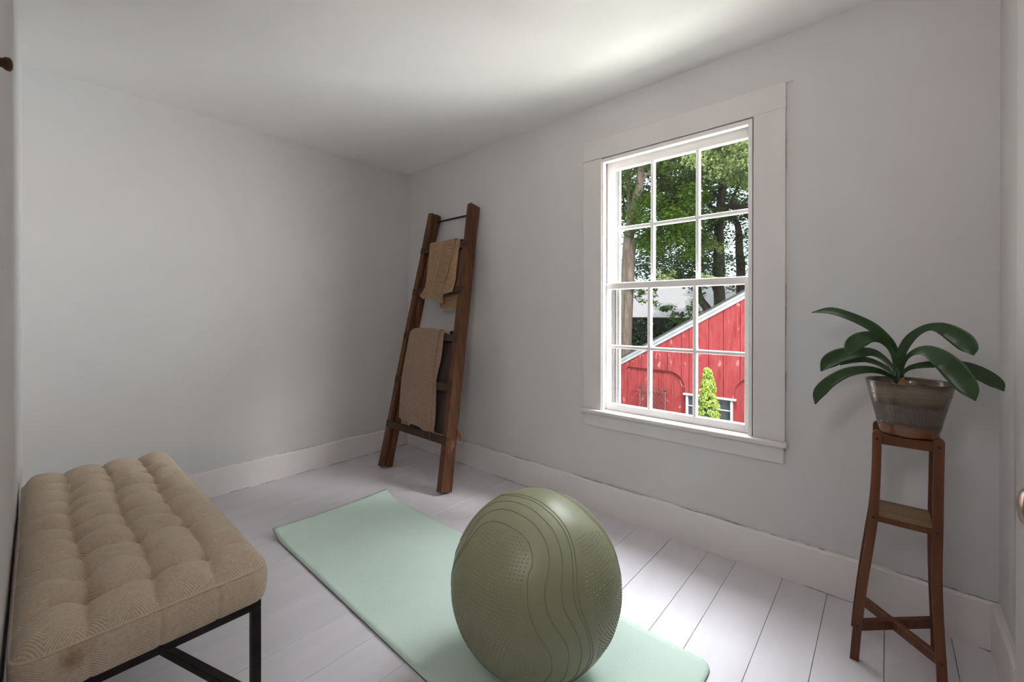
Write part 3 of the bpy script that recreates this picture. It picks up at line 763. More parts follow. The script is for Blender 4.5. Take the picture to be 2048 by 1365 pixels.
# ------------------------------------------------------------------ throws over the rungs
def coons(left, right, top, bottom, nu, nv):
    Lc, Rc, Tc, Bc = catmull(left, nv + 1), catmull(right, nv + 1), catmull(top, nu + 1), catmull(bottom, nu + 1)
    out = np.zeros((nv + 1, nu + 1, 2))
    for j in range(nv + 1):
        v = j / nv
        for i in range(nu + 1):
            u = i / nu
            out[j, i] = (1 - u) * Lc[j] + u * Rc[j] + (1 - v) * Tc[i] + v * Bc[i] - ((1 - u) * (1 - v) * Tc[0] + u * (1 - v) * Tc[-1] + (1 - u) * v * Bc[0] + u * v * Bc[-1])
    return out
def yfront(z): return -0.49 + 0.2133 * z
def drape(name, front, off, rung_z, back_z, back_off, mat, parent, disp=None, th=0.006, u0=0.0, u1=1.0, nu=60, nv=90, back_flare=0.0):
    """sheet: front panel down the ladder face, rolled over the rung, hanging behind it. front = coons outlines (x,z)"""
    G = coons(*front, nu, nv)
    rows = []
    top_row = G[0]
    nb = 24 if back_z is not None else 0
    if back_z is not None:
        for k in range(nb + 1):           # back panel, bottom to top
            q = k / nb; row = []
            for i in range(nu + 1):
                x = top_row[i, 0]; z = back_z + (rung_z - 0.004 - back_z) * q
                zz = z + 0.006 * math.sin(25 * x + 3 * q) * (1 - q)
                row.append((x + back_flare * (1 - q) * (0.3 + 0.7 * i / nu), yfront(zz) + back_off + 0.012 * (1 - q) + 0.004 * math.sin(19 * x + 8 * q), zz))
            rows.append(row)
        for k in range(1, 6):             # roll over the rung top
            a = PI * k / 6; row = []
            for i in range(nu + 1):
                x = top_row[i, 0]; yb = yfront(rung_z) + back_off; yf_ = yfront(top_row[i, 1]) + off
                c = (yb + yf_) / 2; h = (yb - yf_) / 2
                row.append((x, c + h * math.cos(a), rung_z + 0.004 + (top_row[i, 1] - rung_z) * k / 6 + 0.012 * math.sin(a)))
            rows.append(row)
    for j in range(nv + 1):
        row = []
        for i in range(nu + 1):
            x, z = G[j, i]; d = disp(i / nu, j / nv) if disp else 0.0
            ease = min(1.0, j / 6)
            row.append((x, yfront(z) + off - d * ease + 0.003 * math.sin(14 * x + 5 * z), z))
        rows.append(row)
    V = [(p[0] - parent.location.x, p[1] - parent.location.y, p[2] - parent.location.z) for r in rows for p in r]; F = []
    W = nu + 1
    for j in range(len(rows) - 1):
        for i in range(nu): a = j * W + i; F.append((a, a + 1, a + W + 1, a + W))
    o = pyd(name, V, F, mat, parent, True)
    md = o.modifiers.new('thickness', 'SOLIDIFY'); md.thickness = th; md.offset = 0
    return o
tan = empty('cable_knit_throw', (0.68, -0.15, 1.62), label='tan cable-knit throw folded over the top rung of the ladder', category='blanket')
tA_left = [(0.515, 1.628), (0.524, 1.565), (0.53, 1.489), (0.540, 1.399), (0.545, 1.326), (0.53, 1.283), (0.500, 1.249)]
tA_band = [(0.690, 1.632), (0.679, 1.535), (0.672, 1.42), (0.660, 1.321), (0.654, 1.226)]
tA_right = [(0.802, 1.632), (0.798, 1.524), (0.791, 1.44), (0.786, 1.375), (0.772, 1.33), (0.773, 1.26), (0.787, 1.185)]
def cable(u, v):
    a = 0.0085 * abs(math.sin(PI * u * 4))                      # vertical columns
    tw = 0.0036 * math.sin(2 * PI * (v * 9 + 0.35 * math.sin(2 * PI * u * 2)))
    return (a + tw * (0.5 + 0.5 * math.cos(2 * PI * u * 2))) * min(1.0, 9 * min(u, 1 - u) + 0.05)
def ribs(u, v): return 0.0034 * math.sin(2 * PI * v * 34) * min(1.0, 7 * min(u, 1 - u)) + 0.002 * math.sin(PI * u)
drape('cable_panel', (tA_left, tA_band, [(0.515, 1.628), (0.600, 1.632), (0.690, 1.632)], [(0.500, 1.249), (0.545, 1.221), (0.600, 1.219), (0.654, 1.226)]), -0.016, 1.618, 1.33, 0.040, tan_m, tan, cable, nu=56, nv=110)
drape('ribbed_border', (tA_band, tA_right, [(0.690, 1.632), (0.745, 1.633), (0.802, 1.632)], [(0.654, 1.226), (0.710, 1.206), (0.787, 1.185)]), -0.022, 1.618, 1.34, 0.040, tan_m, tan, ribs, nu=30, nv=272)
drape('inner_fold', ([(0.70, 1.622), (0.70, 1.5), (0.70, 1.4), (0.705, 1.3), (0.72, 1.237)], [(0.842, 1.622), (0.843, 1.558), (0.847, 1.497), (0.854, 1.427), (0.863, 1.362), (0.859, 1.312), (0.852, 1.262)], [(0.70, 1.622), (0.77, 1.624), (0.842, 1.622)], [(0.72, 1.237), (0.767, 1.245), (0.821, 1.256), (0.852, 1.262)]), -0.007, 1.618, 1.155, 0.048, tan_m, tan, cable, nu=40, nv=90)
drape('back_fold', ([(0.655, 1.300), (0.657, 1.26), (0.66, 1.22), (0.662, 1.15)], [(0.862, 1.300), (0.86, 1.25), (0.858, 1.2), (0.86, 1.148)], [(0.655, 1.300), (0.75, 1.300), (0.862, 1.300)], [(0.662, 1.15), (0.75, 1.152), (0.86, 1.148)]), 0.058, 1.3, None, 0, tan_m, tan, lambda u, v: 0.0015 * math.sin(2 * PI * v * 12), nu=24, nv=40)

tau = empty('taupe_knit_throw', (0.67, -0.28, 0.99), label='taupe knit throw with frayed hem hanging from the middle rung of the ladder', category='blanket')
pA_left = [(0.468, 0.975), (0.465, 0.90), (0.465, 0.813), (0.464, 0.713), (0.470, 0.615), (0.491, 0.508), (0.516, 0.385)]
pA_right = [(0.802, 0.995), (0.798, 0.858), (0.801, 0.743), (0.824, 0.608), (0.848, 0.472), (0.862, 0.413), (0.905, 0.357)]
def hemrib(u, v):
    r = 0.0022 * math.sin(2 * PI * u * 22) if v > 0.86 else 0.0006 * math.sin(2 * PI * u * 46) * math.sin(2 * PI * v * 70)
    return r + 0.004 * math.sin(2 * PI * (u * 1.5 + 0.2)) * v
drape('front_panel', (pA_left, pA_right, [(0.468, 0.975), (0.52, 0.999), (0.65, 1.003), (0.802, 0.995)], [(0.516, 0.385), (0.615, 0.369), (0.745, 0.362), (0.80, 0.350), (0.854, 0.352), (0.905, 0.357)]), -0.017, 0.977, 0.5, 0.044, taupe_m, tau, hemrib, nu=132, nv=140)
drape('inner_fold', ([(0.68, 0.988), (0.69, 0.8), (0.70, 0.6), (0.72, 0.45), (0.75, 0.375)], [(0.836, 0.988), (0.849, 0.838), (0.838, 0.722), (0.835, 0.665), (0.861, 0.555), (0.885, 0.448), (0.892, 0.373)], [(0.68, 0.988), (0.76, 0.990), (0.836, 0.988)], [(0.75, 0.375), (0.82, 0.372), (0.892, 0.373)]), -0.007, 0.977, 0.5, 0.048, taupe_m, tau, lambda u, v: 0.003 * math.sin(PI * u), nu=40, nv=90)
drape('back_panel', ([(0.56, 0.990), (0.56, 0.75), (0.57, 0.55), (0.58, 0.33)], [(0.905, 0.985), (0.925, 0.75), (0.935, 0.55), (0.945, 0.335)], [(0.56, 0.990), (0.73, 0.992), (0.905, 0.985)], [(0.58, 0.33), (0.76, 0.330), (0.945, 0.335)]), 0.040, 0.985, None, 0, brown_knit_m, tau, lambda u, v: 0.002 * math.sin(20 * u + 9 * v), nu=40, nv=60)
o = drape('rung_wrap', ([(0.80, 0.990), (0.80, 0.987), (0.80, 0.984)], [(0.893, 0.984), (0.894, 0.979), (0.895, 0.974)], [(0.80, 0.990), (0.85, 0.988), (0.893, 0.984)], [(0.80, 0.984), (0.86, 0.980), (0.895, 0.974)]), -0.004, 0.977, 0.9, 0.040, taupe_m, tau, None, th=0.003, nu=20, nv=8)
# a thin edge of the throw crossing the rung is the wrap above; loose threads at the hem
thr = []
for x, z, l in ((0.80, 0.352, 0.035), (0.868, 0.353, 0.06), (0.60, 0.372, 0.012), (0.70, 0.365, 0.012), (0.75, 0.362, 0.01), (0.835, 0.352, 0.012), (0.905, 0.357, 0.012), (0.466, 0.70, 0.01), (0.464, 0.66, 0.012)):
    y = yfront(z) - 0.02
    thr.append(tube_data([(x - tau.location.x, y - tau.location.y, z - tau.location.z), (x + 0.003 - tau.location.x, y - 0.001 - tau.location.y, z - l * 0.5 - tau.location.z), (x + 0.001 - tau.location.x, y - tau.location.y, z - l - tau.location.z)], 0.0013, 5))
v, f = join_data(thr); pyd('loose_threads', v, f, taupe_m, tau, True, kind='stuff')
thr = []
for k in range(14):
    x = 0.985 + 0.006 * k; z0 = 0.40 - 0.004 * k; z1 = 0.292 + random.uniform(0, 0.03); y = yfront(0.35) + 0.085
    thr.append(tube_data([(x - 0.06 - tau.location.x, y - tau.location.y, z0 + 0.05 - tau.location.z), (x - tau.location.x, y + 0.004 - tau.location.y, z0 - tau.location.z), (x + 0.012 + random.uniform(0, 0.012) - tau.location.x, y + 0.006 - tau.location.y, z1 - tau.location.z)], [0.004, 0.004, 0.002], 6))
v, f = join_data(thr); pyd('fringe', v, f, taupe_m, tau, True, kind='stuff')

# ------------------------------------------------------------------ plant stand
stand = empty('plant_stand', (3.108, -0.265, 0), label='tall narrow reddish-brown wooden plant stand with four curved legs in the right corner', category='plant stand')
so = stand.location
def leg(pts, w=0.023, d=0.020, top_round=True):
    P = catmull(pts, 40); V = []; F = []
    n = len(P)
    for i, p in enumerate(P):
        ww = w
        for (sx, sy) in ((-1, -1), (1, -1), (1, 1), (-1, 1)):
            V.append((p[0] + sx * ww / 2 - so.x, p[1] + sy * d / 2 - so.y, p[2] - so.z))
    for i in range(n - 1):
        for k in range(4): F.append((i * 4 + k, i * 4 + (k + 1) % 4, (i + 1) * 4 + (k + 1) % 4, (i + 1) * 4 + k))
    F.append((3, 2, 1, 0))
    # rounded top
    tp = P[-1]; base = (n - 1) * 4; prev = [base + k for k in range(4)]
    for a in (0.35, 0.7, 1.05, 1.35):
        cur = []
        for (sx, sy) in ((-1, -1), (1, -1), (1, 1), (-1, 1)):
            cur.append(len(V)); V.append((tp[0] + sx * w / 2 * math.cos(a) - so.x, tp[1] + sy * d / 2 - so.y, tp[2] + w / 2 * math.sin(a) - so.z))
        for k in range(4): F.append((prev[k], prev[(k + 1) % 4], cur[(k + 1) % 4], cur[k]))
        prev = cur
    F.append(tuple(prev))
    o = pyd('leg', V, F, stand_m, stand)
    bm = bmesh.new(); bm.from_mesh(o.data); bmesh.ops.recalc_face_normals(bm, faces=bm.faces[:]); bm.to_mesh(o.data); bm.free()
    bv = o.modifiers.new('ease', 'BEVEL'); bv.width = 0.0022; bv.segments = 2; bv.limit_method = 'ANGLE'
    return o
legs = [
 [(2.990, -0.352, 0.0), (2.997, -0.350, 0.10), (3.010, -0.347, 0.24), (3.024, -0.345, 0.36), (3.036, -0.344, 0.47), (3.042, -0.344, 0.60), (3.0445, -0.344, 0.738)],
 [(3.190, -0.385, 0.0), (3.186, -0.378, 0.10), (3.180, -0.362, 0.24), (3.178, -0.352, 0.36), (3.180, -0.346, 0.47), (3.181, -0.344, 0.60), (3.183, -0.344, 0.738)],
 [(3.188, -0.160, 0.0), (3.186, -0.168, 0.10), (3.181, -0.180, 0.24), (3.178, -0.188, 0.36), (3.178, -0.194, 0.47), (3.180, -0.196, 0.60), (3.182, -0.196, 0.738)],
 [(2.984, -0.168, 0.0), (2.992, -0.174, 0.10), (3.006, -0.184, 0.24), (3.020, -0.190, 0.36), (3.033, -0.195, 0.47), (3.040, -0.196, 0.60), (3.043, -0.196, 0.738)]]
for l in legs: leg(l)
def sbox(name, a, b, mat, bevel=0.002): return box(name, (a[0] - so.x, a[1] - so.y, a[2]), (b[0] - so.x, b[1] - so.y, b[2]), mat, stand, bevel)
sbox('top_board', (3.054, -0.342, 0.706), (3.173, -0.198, 0.734), stand_m)
sh = sbox('shelf', (3.046, -0.345, 0.462), (3.170, -0.195, 0.482), stand_top_m)
sbox('shelf_rail', (3.047, -0.349, 0.4615), (3.169, -0.344, 0.4785), stand_m, 0.001)
def bar(a, b, z0, z1, w):
    L = math.hypot(b[0] - a[0], b[1] - a[1]); Mx = Matrix.Translation((a[0] - so.x, a[1] - so.y, 0)) @ Matrix.Rotation(math.atan2(b[1] - a[1], b[0] - a[0]), 4, 'Z')
    box('stretcher', (0, -w / 2, z0), (L, w / 2, z1), stand_m, stand, 0.0015, Mx)
bar((2.998, -0.350), (3.186, -0.168), 0.098, 0.128, 0.018)
bar((2.992, -0.174), (3.186, -0.378), 0.099, 0.129, 0.018)
for (x, y, z) in ((3.0435, -0.354, 0.724), (3.036, -0.354, 0.474), (2.997, -0.360, 0.112), (3.182, -0.354, 0.724), (3.180, -0.356, 0.472), (3.186, -0.388, 0.112)):
    pv, pf = lathe_data([(0.0042, -0.004), (0.0042, 0.0012), (0.0025, 0.002)], 12)
    pyd('peg', [(x + a - so.x, y - c - so.y, z + b) for a, b, c in pv], pf, peg_m, stand, True)

# ------------------------------------------------------------------ clivia in a glazed pot
plant = empty('potted_clivia', (3.118, -0.27, 0.735), label='strap-leaved green plant in a shiny brown-grey glazed stoneware pot on the stand', category='potted plant')
po = plant.location
prof = []
def pr(z): t = (z - 0.735) / 0.165; return 0.0675 + 0.0375 * t ** 0.92
for k in range(67):
    z = 0.735 + 0.165 * k / 66; r = pr(z)
    for zc, a in ((0.877, 0.0012), (0.871, 0.0012), (0.865, 0.0012), (0.772, 0.0010), (0.766, 0.0010), (0.760, 0.0010)): r += a * math.exp(-((z - zc) / 0.0016) ** 2)
    if 0.778 < z < 0.834: r -= 0.0007
    prof.append((r, z))
prof[0] = (0.062, 0.735)
prof.insert(1, (0.0665, 0.7365))
prof += [(0.1062, 0.9025), (0.1050, 0.9045), (0.1020, 0.9040), (0.0995, 0.900), (0.0965, 0.885), (0.094, 0.870)]
v, f = lathe_data(prof, 96, 3.118, -0.27)
potm = pyd('pot', v, f[:-2] + [f[-2]], pot_m, plant, True)
potm.matrix_parent_inverse = Matrix.Translation(-Vector(po))
V = []; F = []
for i in range(9):
    for k in range(40):
        r = 0.0955 * i / 8; a = 2 * PI * k / 40
        V.append((3.118 + r * math.cos(a) - po.x, -0.27 + r * math.sin(a) - po.y, 0.884 + 0.006 * math.exp(-(r / 0.03) ** 2) + random.uniform(-0.002, 0.002) - po.z))
for i in range(8):
    for k in range(40): F.append((i * 40 + k, i * 40 + (k + 1) % 40, (i + 1) * 40 + (k + 1) % 40, (i + 1) * 40 + k))
pyd('soil', V, F, soil_m, plant, True)
LV = {
'L1': [(3.094, -0.27, 0.905, 0.02), (3.092, -0.27, 0.968, 0.0196), (3.081, -0.27, 1.005, 0.025), (3.062, -0.28, 1.037, 0.0304), (3.026, -0.29, 1.078, 0.0293), (2.966, -0.3, 1.113, 0.026), (2.919, -0.3, 1.128, 0.0226), (2.868, -0.3, 1.121, 0.0016)],
'L2': [(3.092, -0.27, 0.905, 0.02), (3.089, -0.27, 0.953, 0.0151), (3.078, -0.28, 0.998, 0.0138), (3.057, -0.3, 1.028, 0.0171), (3.03, -0.35, 1.043, 0.0335), (3.003, -0.39, 1.034, 0.0442), (2.984, -0.41, 1.014, 0.0386), (2.973, -0.42, 0.986, 0.0022)],
'L3': [(3.095, -0.26, 0.90, 0.02), (3.087, -0.26, 0.929, 0.0152), (3.061, -0.25, 0.968, 0.0163), (3.031, -0.24, 0.987, 0.0245), (2.995, -0.24, 0.984, 0.0353), (2.947, -0.24, 0.971, 0.0484), (2.911, -0.24, 0.944, 0.0438), (2.89, -0.24, 0.91, 0.0034)],
'L4': [(3.095, -0.25, 0.90, 0.015), (3.083, -0.25, 0.922, 0.0115), (3.052, -0.23, 0.946, 0.0141), (3.016, -0.22, 0.959, 0.0185), (2.981, -0.21, 0.955, 0.0205), (2.942, -0.21, 0.935, 0.0042)],
'L5': [(3.095, -0.275, 0.90, 0.015), (3.078, -0.28, 0.915, 0.0113), (3.05, -0.31, 0.932, 0.0166), (3.016, -0.34, 0.938, 0.0226), (2.97, -0.36, 0.926, 0.029), (2.928, -0.37, 0.894, 0.0333), (2.898, -0.37, 0.852, 0.0322), (2.887, -0.37, 0.812, 0.0032)],
'R1': [(3.099, -0.27, 0.905, 0.02), (3.099, -0.27, 0.935, 0.0188), (3.102, -0.28, 0.992, 0.0231), (3.119, -0.29, 1.036, 0.0243), (3.142, -0.31, 1.065, 0.0201), (3.166, -0.33, 1.078, 0.0218), (3.194, -0.35, 1.071, 0.0376), (3.224, -0.36, 1.046, 0.0468), (3.241, -0.37, 1.021, 0.0362), (3.248, -0.37, 1.001, 0.0026)],
'R2': [(3.100, -0.275, 0.905, 0.018), (3.103, -0.28, 0.947, 0.0112), (3.116, -0.3, 0.983, 0.011), (3.136, -0.33, 1.003, 0.02), (3.16, -0.36, 1.005, 0.036), (3.187, -0.39, 0.985, 0.0502), (3.214, -0.4, 0.949, 0.0551), (3.235, -0.41, 0.91, 0.0418), (3.248, -0.41, 0.88, 0.0026)],
'R3': [(3.100, -0.26, 0.90, 0.015), (3.106, -0.26, 0.927, 0.0098), (3.128, -0.25, 0.947, 0.015), (3.166, -0.24, 0.957, 0.02), (3.205, -0.24, 0.96, 0.0218), (3.242, -0.24, 0.955, 0.0342), (3.278, -0.24, 0.937, 0.0391), (3.308, -0.24, 0.913, 0.0316), (3.322, -0.24, 0.892, 0.0027)]}
LV['L1'][0] = (3.096, -0.27, 0.900, 0.022)
def strap(pts, tilt):
    P = catmull(pts, 44); C = P[:, :3]; Wd = np.maximum(P[:, 3], 0.0012); n = len(C)
    T = np.gradient(C, axis=0); T /= np.linalg.norm(T, axis=1)[:, None]
    V = []; F = []; K = 9
    for i in range(n):
        view = np.array((-0.10, -0.97, 0.2))
        w = np.cross(T[i], view); w /= np.linalg.norm(w) + 1e-9
        nn = np.cross(w, T[i])
        a = tilt * math.sin(min(1, i / n * 2) * PI / 2)
        w2 = w * math.cos(a) + nn * math.sin(a); n2 = np.cross(w2, T[i])
        for side in (1, -1):
            for k in range(K):
                s = -1 + 2 * k / (K - 1)
                hw = Wd[i] / 2 / max(0.6, math.cos(a))
                c = C[i] + w2 * s * hw + n2 * (-(1 - s * s) * 0.10 * Wd[i] + side * 0.0007 * (1 - 0.6 * abs(s)))
                V.append((c[0] - po.x, c[1] - po.y, c[2] - po.z))
    R = 2 * K
    for i in range(n - 1):
        ring = list(range(K)) + list(range(2 * K - 1, K - 1, -1))
        for k in range(R):
            a, b = ring[k], ring[(k + 1) % R]; F.append((i * R + a, i * R + b, (i + 1) * R + b, (i + 1) * R + a))
    F.append(tuple(list(range(K)) + list(range(2 * K - 1, K - 1, -1)))); F.append(tuple((n - 1) * R + q for q in (list(range(K)) + list(range(2 * K - 1, K - 1, -1)))))
    o = pyd('leaf', V, F, clivia_m, plant, True)
    bm = bmesh.new(); bm.from_mesh(o.data); bmesh.ops.recalc_face_normals(bm, faces=bm.faces[:]); bm.to_mesh(o.data); bm.free()
for k, tl in (('L1', 0.2), ('L2', 0.35), ('L3', 0.3), ('L4', 0.25), ('L5', 0.35), ('R1', -0.3), ('R2', -0.3), ('R3', -0.3)): strap(LV[k], tl)
tube('leaf_base', [(3.097 - po.x, 0, 0.872 - po.z), (3.0965 - po.x, 0, 0.900 - po.z), (3.0965 - po.x, 0, 0.930 - po.z), (3.0965 - po.x, 0, 0.945 - po.z)], [0.014, 0.0135, 0.011, 0.006], clivia_base_m, plant, 12)
def husk(cx, cy, cz, w, h, yaw, lean):
    V = []; F = []
    prof_ = [(-0.5, 0), (-0.42, 0.45), (-0.2, 0.85), (0.0, 1.0), (0.1, 0.7), (0.3, 0.75), (0.5, 0.0)]
    for s in (0, 1):
        for x, z in prof_:
            X = x * w; Y = (0.3 * abs(x) * w + lean * z * h) + s * 0.0016
            V.append((cx + X * math.cos(yaw) - Y * math.sin(yaw) - po.x, cy + X * math.sin(yaw) + Y * math.cos(yaw) - po.y, cz + z * h - po.z))
    n = len(prof_)
    F = [tuple(range(n)), tuple(range(2 * n - 1, n - 1, -1))] + [(k, (k + 1) % n, n + (k + 1) % n, n + k) for k in range(n)]
    pyd('dry_husk', V, F, husk_m, plant)
husk(3.107, -0.330, 0.886, 0.030, 0.034, 0.1, 0.3); husk(3.128, -0.335, 0.886, 0.026, 0.026, -0.2, 0.2); husk(3.085, -0.322, 0.884, 0.035, 0.018, 0.3, -0.2)
bits = []
for k in range(9):
    x, y = 3.150 + random.uniform(-0.018, 0.024), -0.315 + random.uniform(-0.02, 0.02)
    bits.append(tube_data([(x - po.x, y - po.y, 0.889 - po.z), (x + random.uniform(-0.01, 0.01) - po.x, y + 0.006 - po.y, 0.893 - po.z), (x + random.uniform(-0.012, 0.012) - po.x, y + 0.012 - po.y, 0.890 - po.z)], 0.0026, 6))
v, f = join_data(bits); pyd('bark_chips', v, f, husk_m, plant, True, kind='stuff')

# ------------------------------------------------------------------ wall peg by the doorway
pv, pf = lathe_data([(0.011, 0.0), (0.011, 0.003), (0.007, 0.005), (0.0065, 0.014), (0.0095, 0.018), (0.0098, 0.022), (0.006, 0.0245), (0.001, 0.025)], 20)
pk = pyd('coat_peg', [(x, z, y) for x, y, z in pv], [q[::-1] for q in pf], hook_m, None, True, label='small dark brown wooden peg high on the wall at the left edge', category='peg')
pk.location = (2.10, YF, 1.485)

# ================================================================== outside
GZ = -2.95
box('ground', (-40, 0.15, GZ - 0.2), (40, 60, GZ), grass_m, **ST)
# --- red barn, gable end facing the window
YB = 7.0
barn = empty('red_barn', (0.5, YB, GZ), label='weathered red plank barn with a white gable edge outside the window', category='barn')
SL = 0.5722
RX = 2.75                                              # ridge
def rz(x): return -0.074 + SL * (x + 1.568) if x <= RX else -0.074 + SL * (RX + 1.568) - SL * (x - RX)
def bl(p): return (p[0] - 0.5, p[1] - YB, p[2] - GZ)
# carriage-bay openings with eased corners: boards stop above them, set-back boards fill them
def arch(x):
    best = None
    for x0, x1, zt, rr in ((-1.468, -0.128, -0.128, 0.36), (0.815, 2.15, -0.128, 0.36)):
        if x0 <= x <= x1:
            zt_ = zt - 0.02 * (x - x0) / (x1 - x0)
            d = x1 - x if x0 < 0 else x - x0
            best = zt_ - (rr - math.sqrt(max(0, rr * rr - (rr - d) ** 2)) if d < rr else 0)
            if x0 < 0 and x - x0 < 0.06: best -= 0.06 - math.sqrt(max(0, 0.06 ** 2 - (0.06 - (x - x0)) ** 2))
    return best
bx = [-2.45, -2.16, -1.88, -1.60, -1.384, -1.098, -0.80, -0.501, -0.206, -0.046, 0.346, 0.620, 0.926, 1.21, 1.50, 1.78, 2.07, 2.36, 2.64, 2.93, 3.2, 3.5, 3.8, 4.1, 4.4, 4.7, 5.0, 5.3, 5.6, 5.9, 6.2, 6.5, 6.8]
WNX0, WNX1, WNZ0, WNZ1 = -0.105, 0.800, -1.55, -0.585
def board(x0, x1, zb, zt, y0, y1, g=0.004, g2=None):
    """vertical plank; zb, zt are functions of x"""
    x0 += g; x1 -= (g if g2 is None else g2); n = 10
    xs = [x0 + (x1 - x0) * i / n for i in range(n + 1)]
    poly = [(x - 0.5, zt(x) - GZ) for x in xs] + [(x - 0.5, zb(x) - GZ) for x in reversed(xs)]
    return prism('plank', poly, y0 - YB, y1 - YB, 'y', barn_m, barn)
cuts = sorted(set(bx + [-1.468, -0.128, 0.815, 2.15, WNX0, WNX1]))
for i in range(len(bx) - 1):
    a, b = bx[i], bx[i + 1]
    sub = [a] + [c for c in cuts if a + 0.02 < c < b - 0.02] + [b]
    y0 = YB + random.uniform(-0.004, 0.004)
    for p, q_ in zip(sub[:-1], sub[1:]):
        xm = (p + q_) / 2; gg = 0.005 if p == a else 0.0; g2 = 0.005 if q_ == b else 0.0
        if arch(xm) is not None:
            board(p, q_, lambda x: arch(min(max(x, p + 1e-4), q_ - 1e-4)) if arch(x) is not None else arch(xm), lambda x: rz(x), y0, y0 + 0.03, gg, g2)
        elif WNX0 < xm < WNX1:
            board(p, q_, lambda x: WNZ1, lambda x: rz(x), y0, y0 + 0.03, gg, g2)
            board(p, q_, lambda x: GZ, lambda x: WNZ0, y0, y0 + 0.03, gg, g2)
        else:
            board(p, q_, lambda x: GZ, lambda x: rz(x), y0, y0 + 0.03, gg, g2)
for x0, x1 in ((-1.50, -0.10), (0.78, 2.18)):
    k = 5; w = (x1 - x0) / k
    for j in range(k):
        board(x0 + w * j, x0 + w * (j + 1), lambda x: GZ, lambda x: -0.09, YB + 0.055, YB + 0.085, 0.003)
# body behind the boards
prism('wall', [(-2.44 - 0.5, 0), (6.79 - 0.5, 0), (6.79 - 0.5, rz(6.79) - 0.02 - GZ), (RX - 0.5, rz(RX) - 0.02 - GZ), (-2.44 - 0.5, rz(-2.44) - 0.02 - GZ)], 0.09, 2.6, 'y', barn_m, barn)
# white rake boards, roof slab
def rake(x0, x1, d0, d1, y0, y1, mat, name):
    poly = [(x0 - 0.5, rz(x0) + d0 - GZ), (x1 - 0.5, rz(x1) + d0 - GZ), (x1 - 0.5, rz(x1) + d1 - GZ), (x0 - 0.5, rz(x0) + d1 - GZ)]
    return prism(name, poly, y0 - YB, y1 - YB, 'y', mat, barn)
for xa, xb in ((-2.6, RX), (RX, 7.0)):
    rake(xa, xb, -0.005, 0.075, YB - 0.035, YB + 0.0, barn_white_m, 'rake_board')
    rake(xa, xb, 0.070, 0.128, YB - 0.075, YB - 0.0, barn_white_m, 'crown_board')
    rake(xa, xb, 0.128, 0.165, YB - 0.11, YB + 2.7, dark_shingle_m, 'roof')
# barn window
bw = empty('window', bl((0.35, YB, -0.585))); bw.parent = barn
def bwbox(name, a, b, mat, bev=0.004): return box(name, (a[0] - 0.35, a[1] - YB, a[2] + 0.585), (b[0] - 0.35, b[1] - YB, b[2] + 0.585), mat, bw, bev)
bwbox('lintel', (WNX0 - 0.05, YB - 0.06, -0.612), (WNX1 + 0.06, YB + 0.02, -0.575), barn_white_m)
for x in (WNX0, WNX1 - 0.045): bwbox('frame', (x, YB - 0.03, WNZ0), (x + 0.045, YB + 0.03, -0.61), barn_white_m)
bwbox('frame', (0.31, YB - 0.03, WNZ0), (0.385, YB + 0.03, -0.61), barn_white_m)
bwbox('frame', (WNX0, YB - 0.04, WNZ0), (WNX1, YB + 0.03, WNZ0 + 0.05), barn_white_m)
for (a, b) in ((WNX0 + 0.045, 0.31), (0.385, WNX1 - 0.045)):
    for z in (-0.83, -1.08, -1.31): bwbox('muntin', (a, YB - 0.005, z - 0.011), (b, YB + 0.02, z + 0.011), barn_white_m, 0.002)
    bwbox('pane', (a, YB + 0.02, WNZ0 + 0.05), (b, YB + 0.028, -0.61), barn_dark_m, 0)
# wire trellis standing against the bay
tre = empty('wire_trellis', (-0.82, YB - 0.05, GZ), label='arched dark red wire trellis standing against the left bay of the red barn', category='trellis')
wire_m = Mt('dark_red_wire').set((0.085, 0.03, 0.028), 0.7).m  # dark red wires, meshed densely so the patch reads darker
to = tre.location
for x in (-1.11, -0.53):
    tube('post', [(x - to.x, 0, 0), (x - to.x, 0, -0.58 - GZ)], 0.010, wire_m, tre, 8)
    bm = bmesh.new(); bmesh.ops.create_icosphere(bm, subdivisions=2, radius=0.032, matrix=Matrix.Translation((x - to.x, 0, -0.56 - GZ))); link('finial', bm_mesh(bm, 'finial'), dark_bark_m, tre, True)
tube('arch', [(-1.11 + 0.58 * k / 12 - to.x, 0, -0.60 + 0.085 * math.sin(PI * k / 12) - GZ) for k in range(13)], 0.009, wire_m, tre, 6)
wv = []
for k in range(-30, 18):
    for sgn in (1, -1):
        pts = []
        for s in range(0, 40):
            z = -0.52 - s * 0.06; x = -1.11 + 0.07 * k + sgn * (s * 0.06) * 0.62 + (0 if sgn > 0 else 1.0)
            if -1.11 < x < -0.53 and z > GZ: pts.append((x - to.x, 0.004 * sgn, z - GZ))
        if len(pts) > 1: wv.append(tube_data(pts, 0.0045, 4))
v, f = join_data(wv); pyd('wire_mesh', v, f, wire_m, tre, False, kind='stuff')

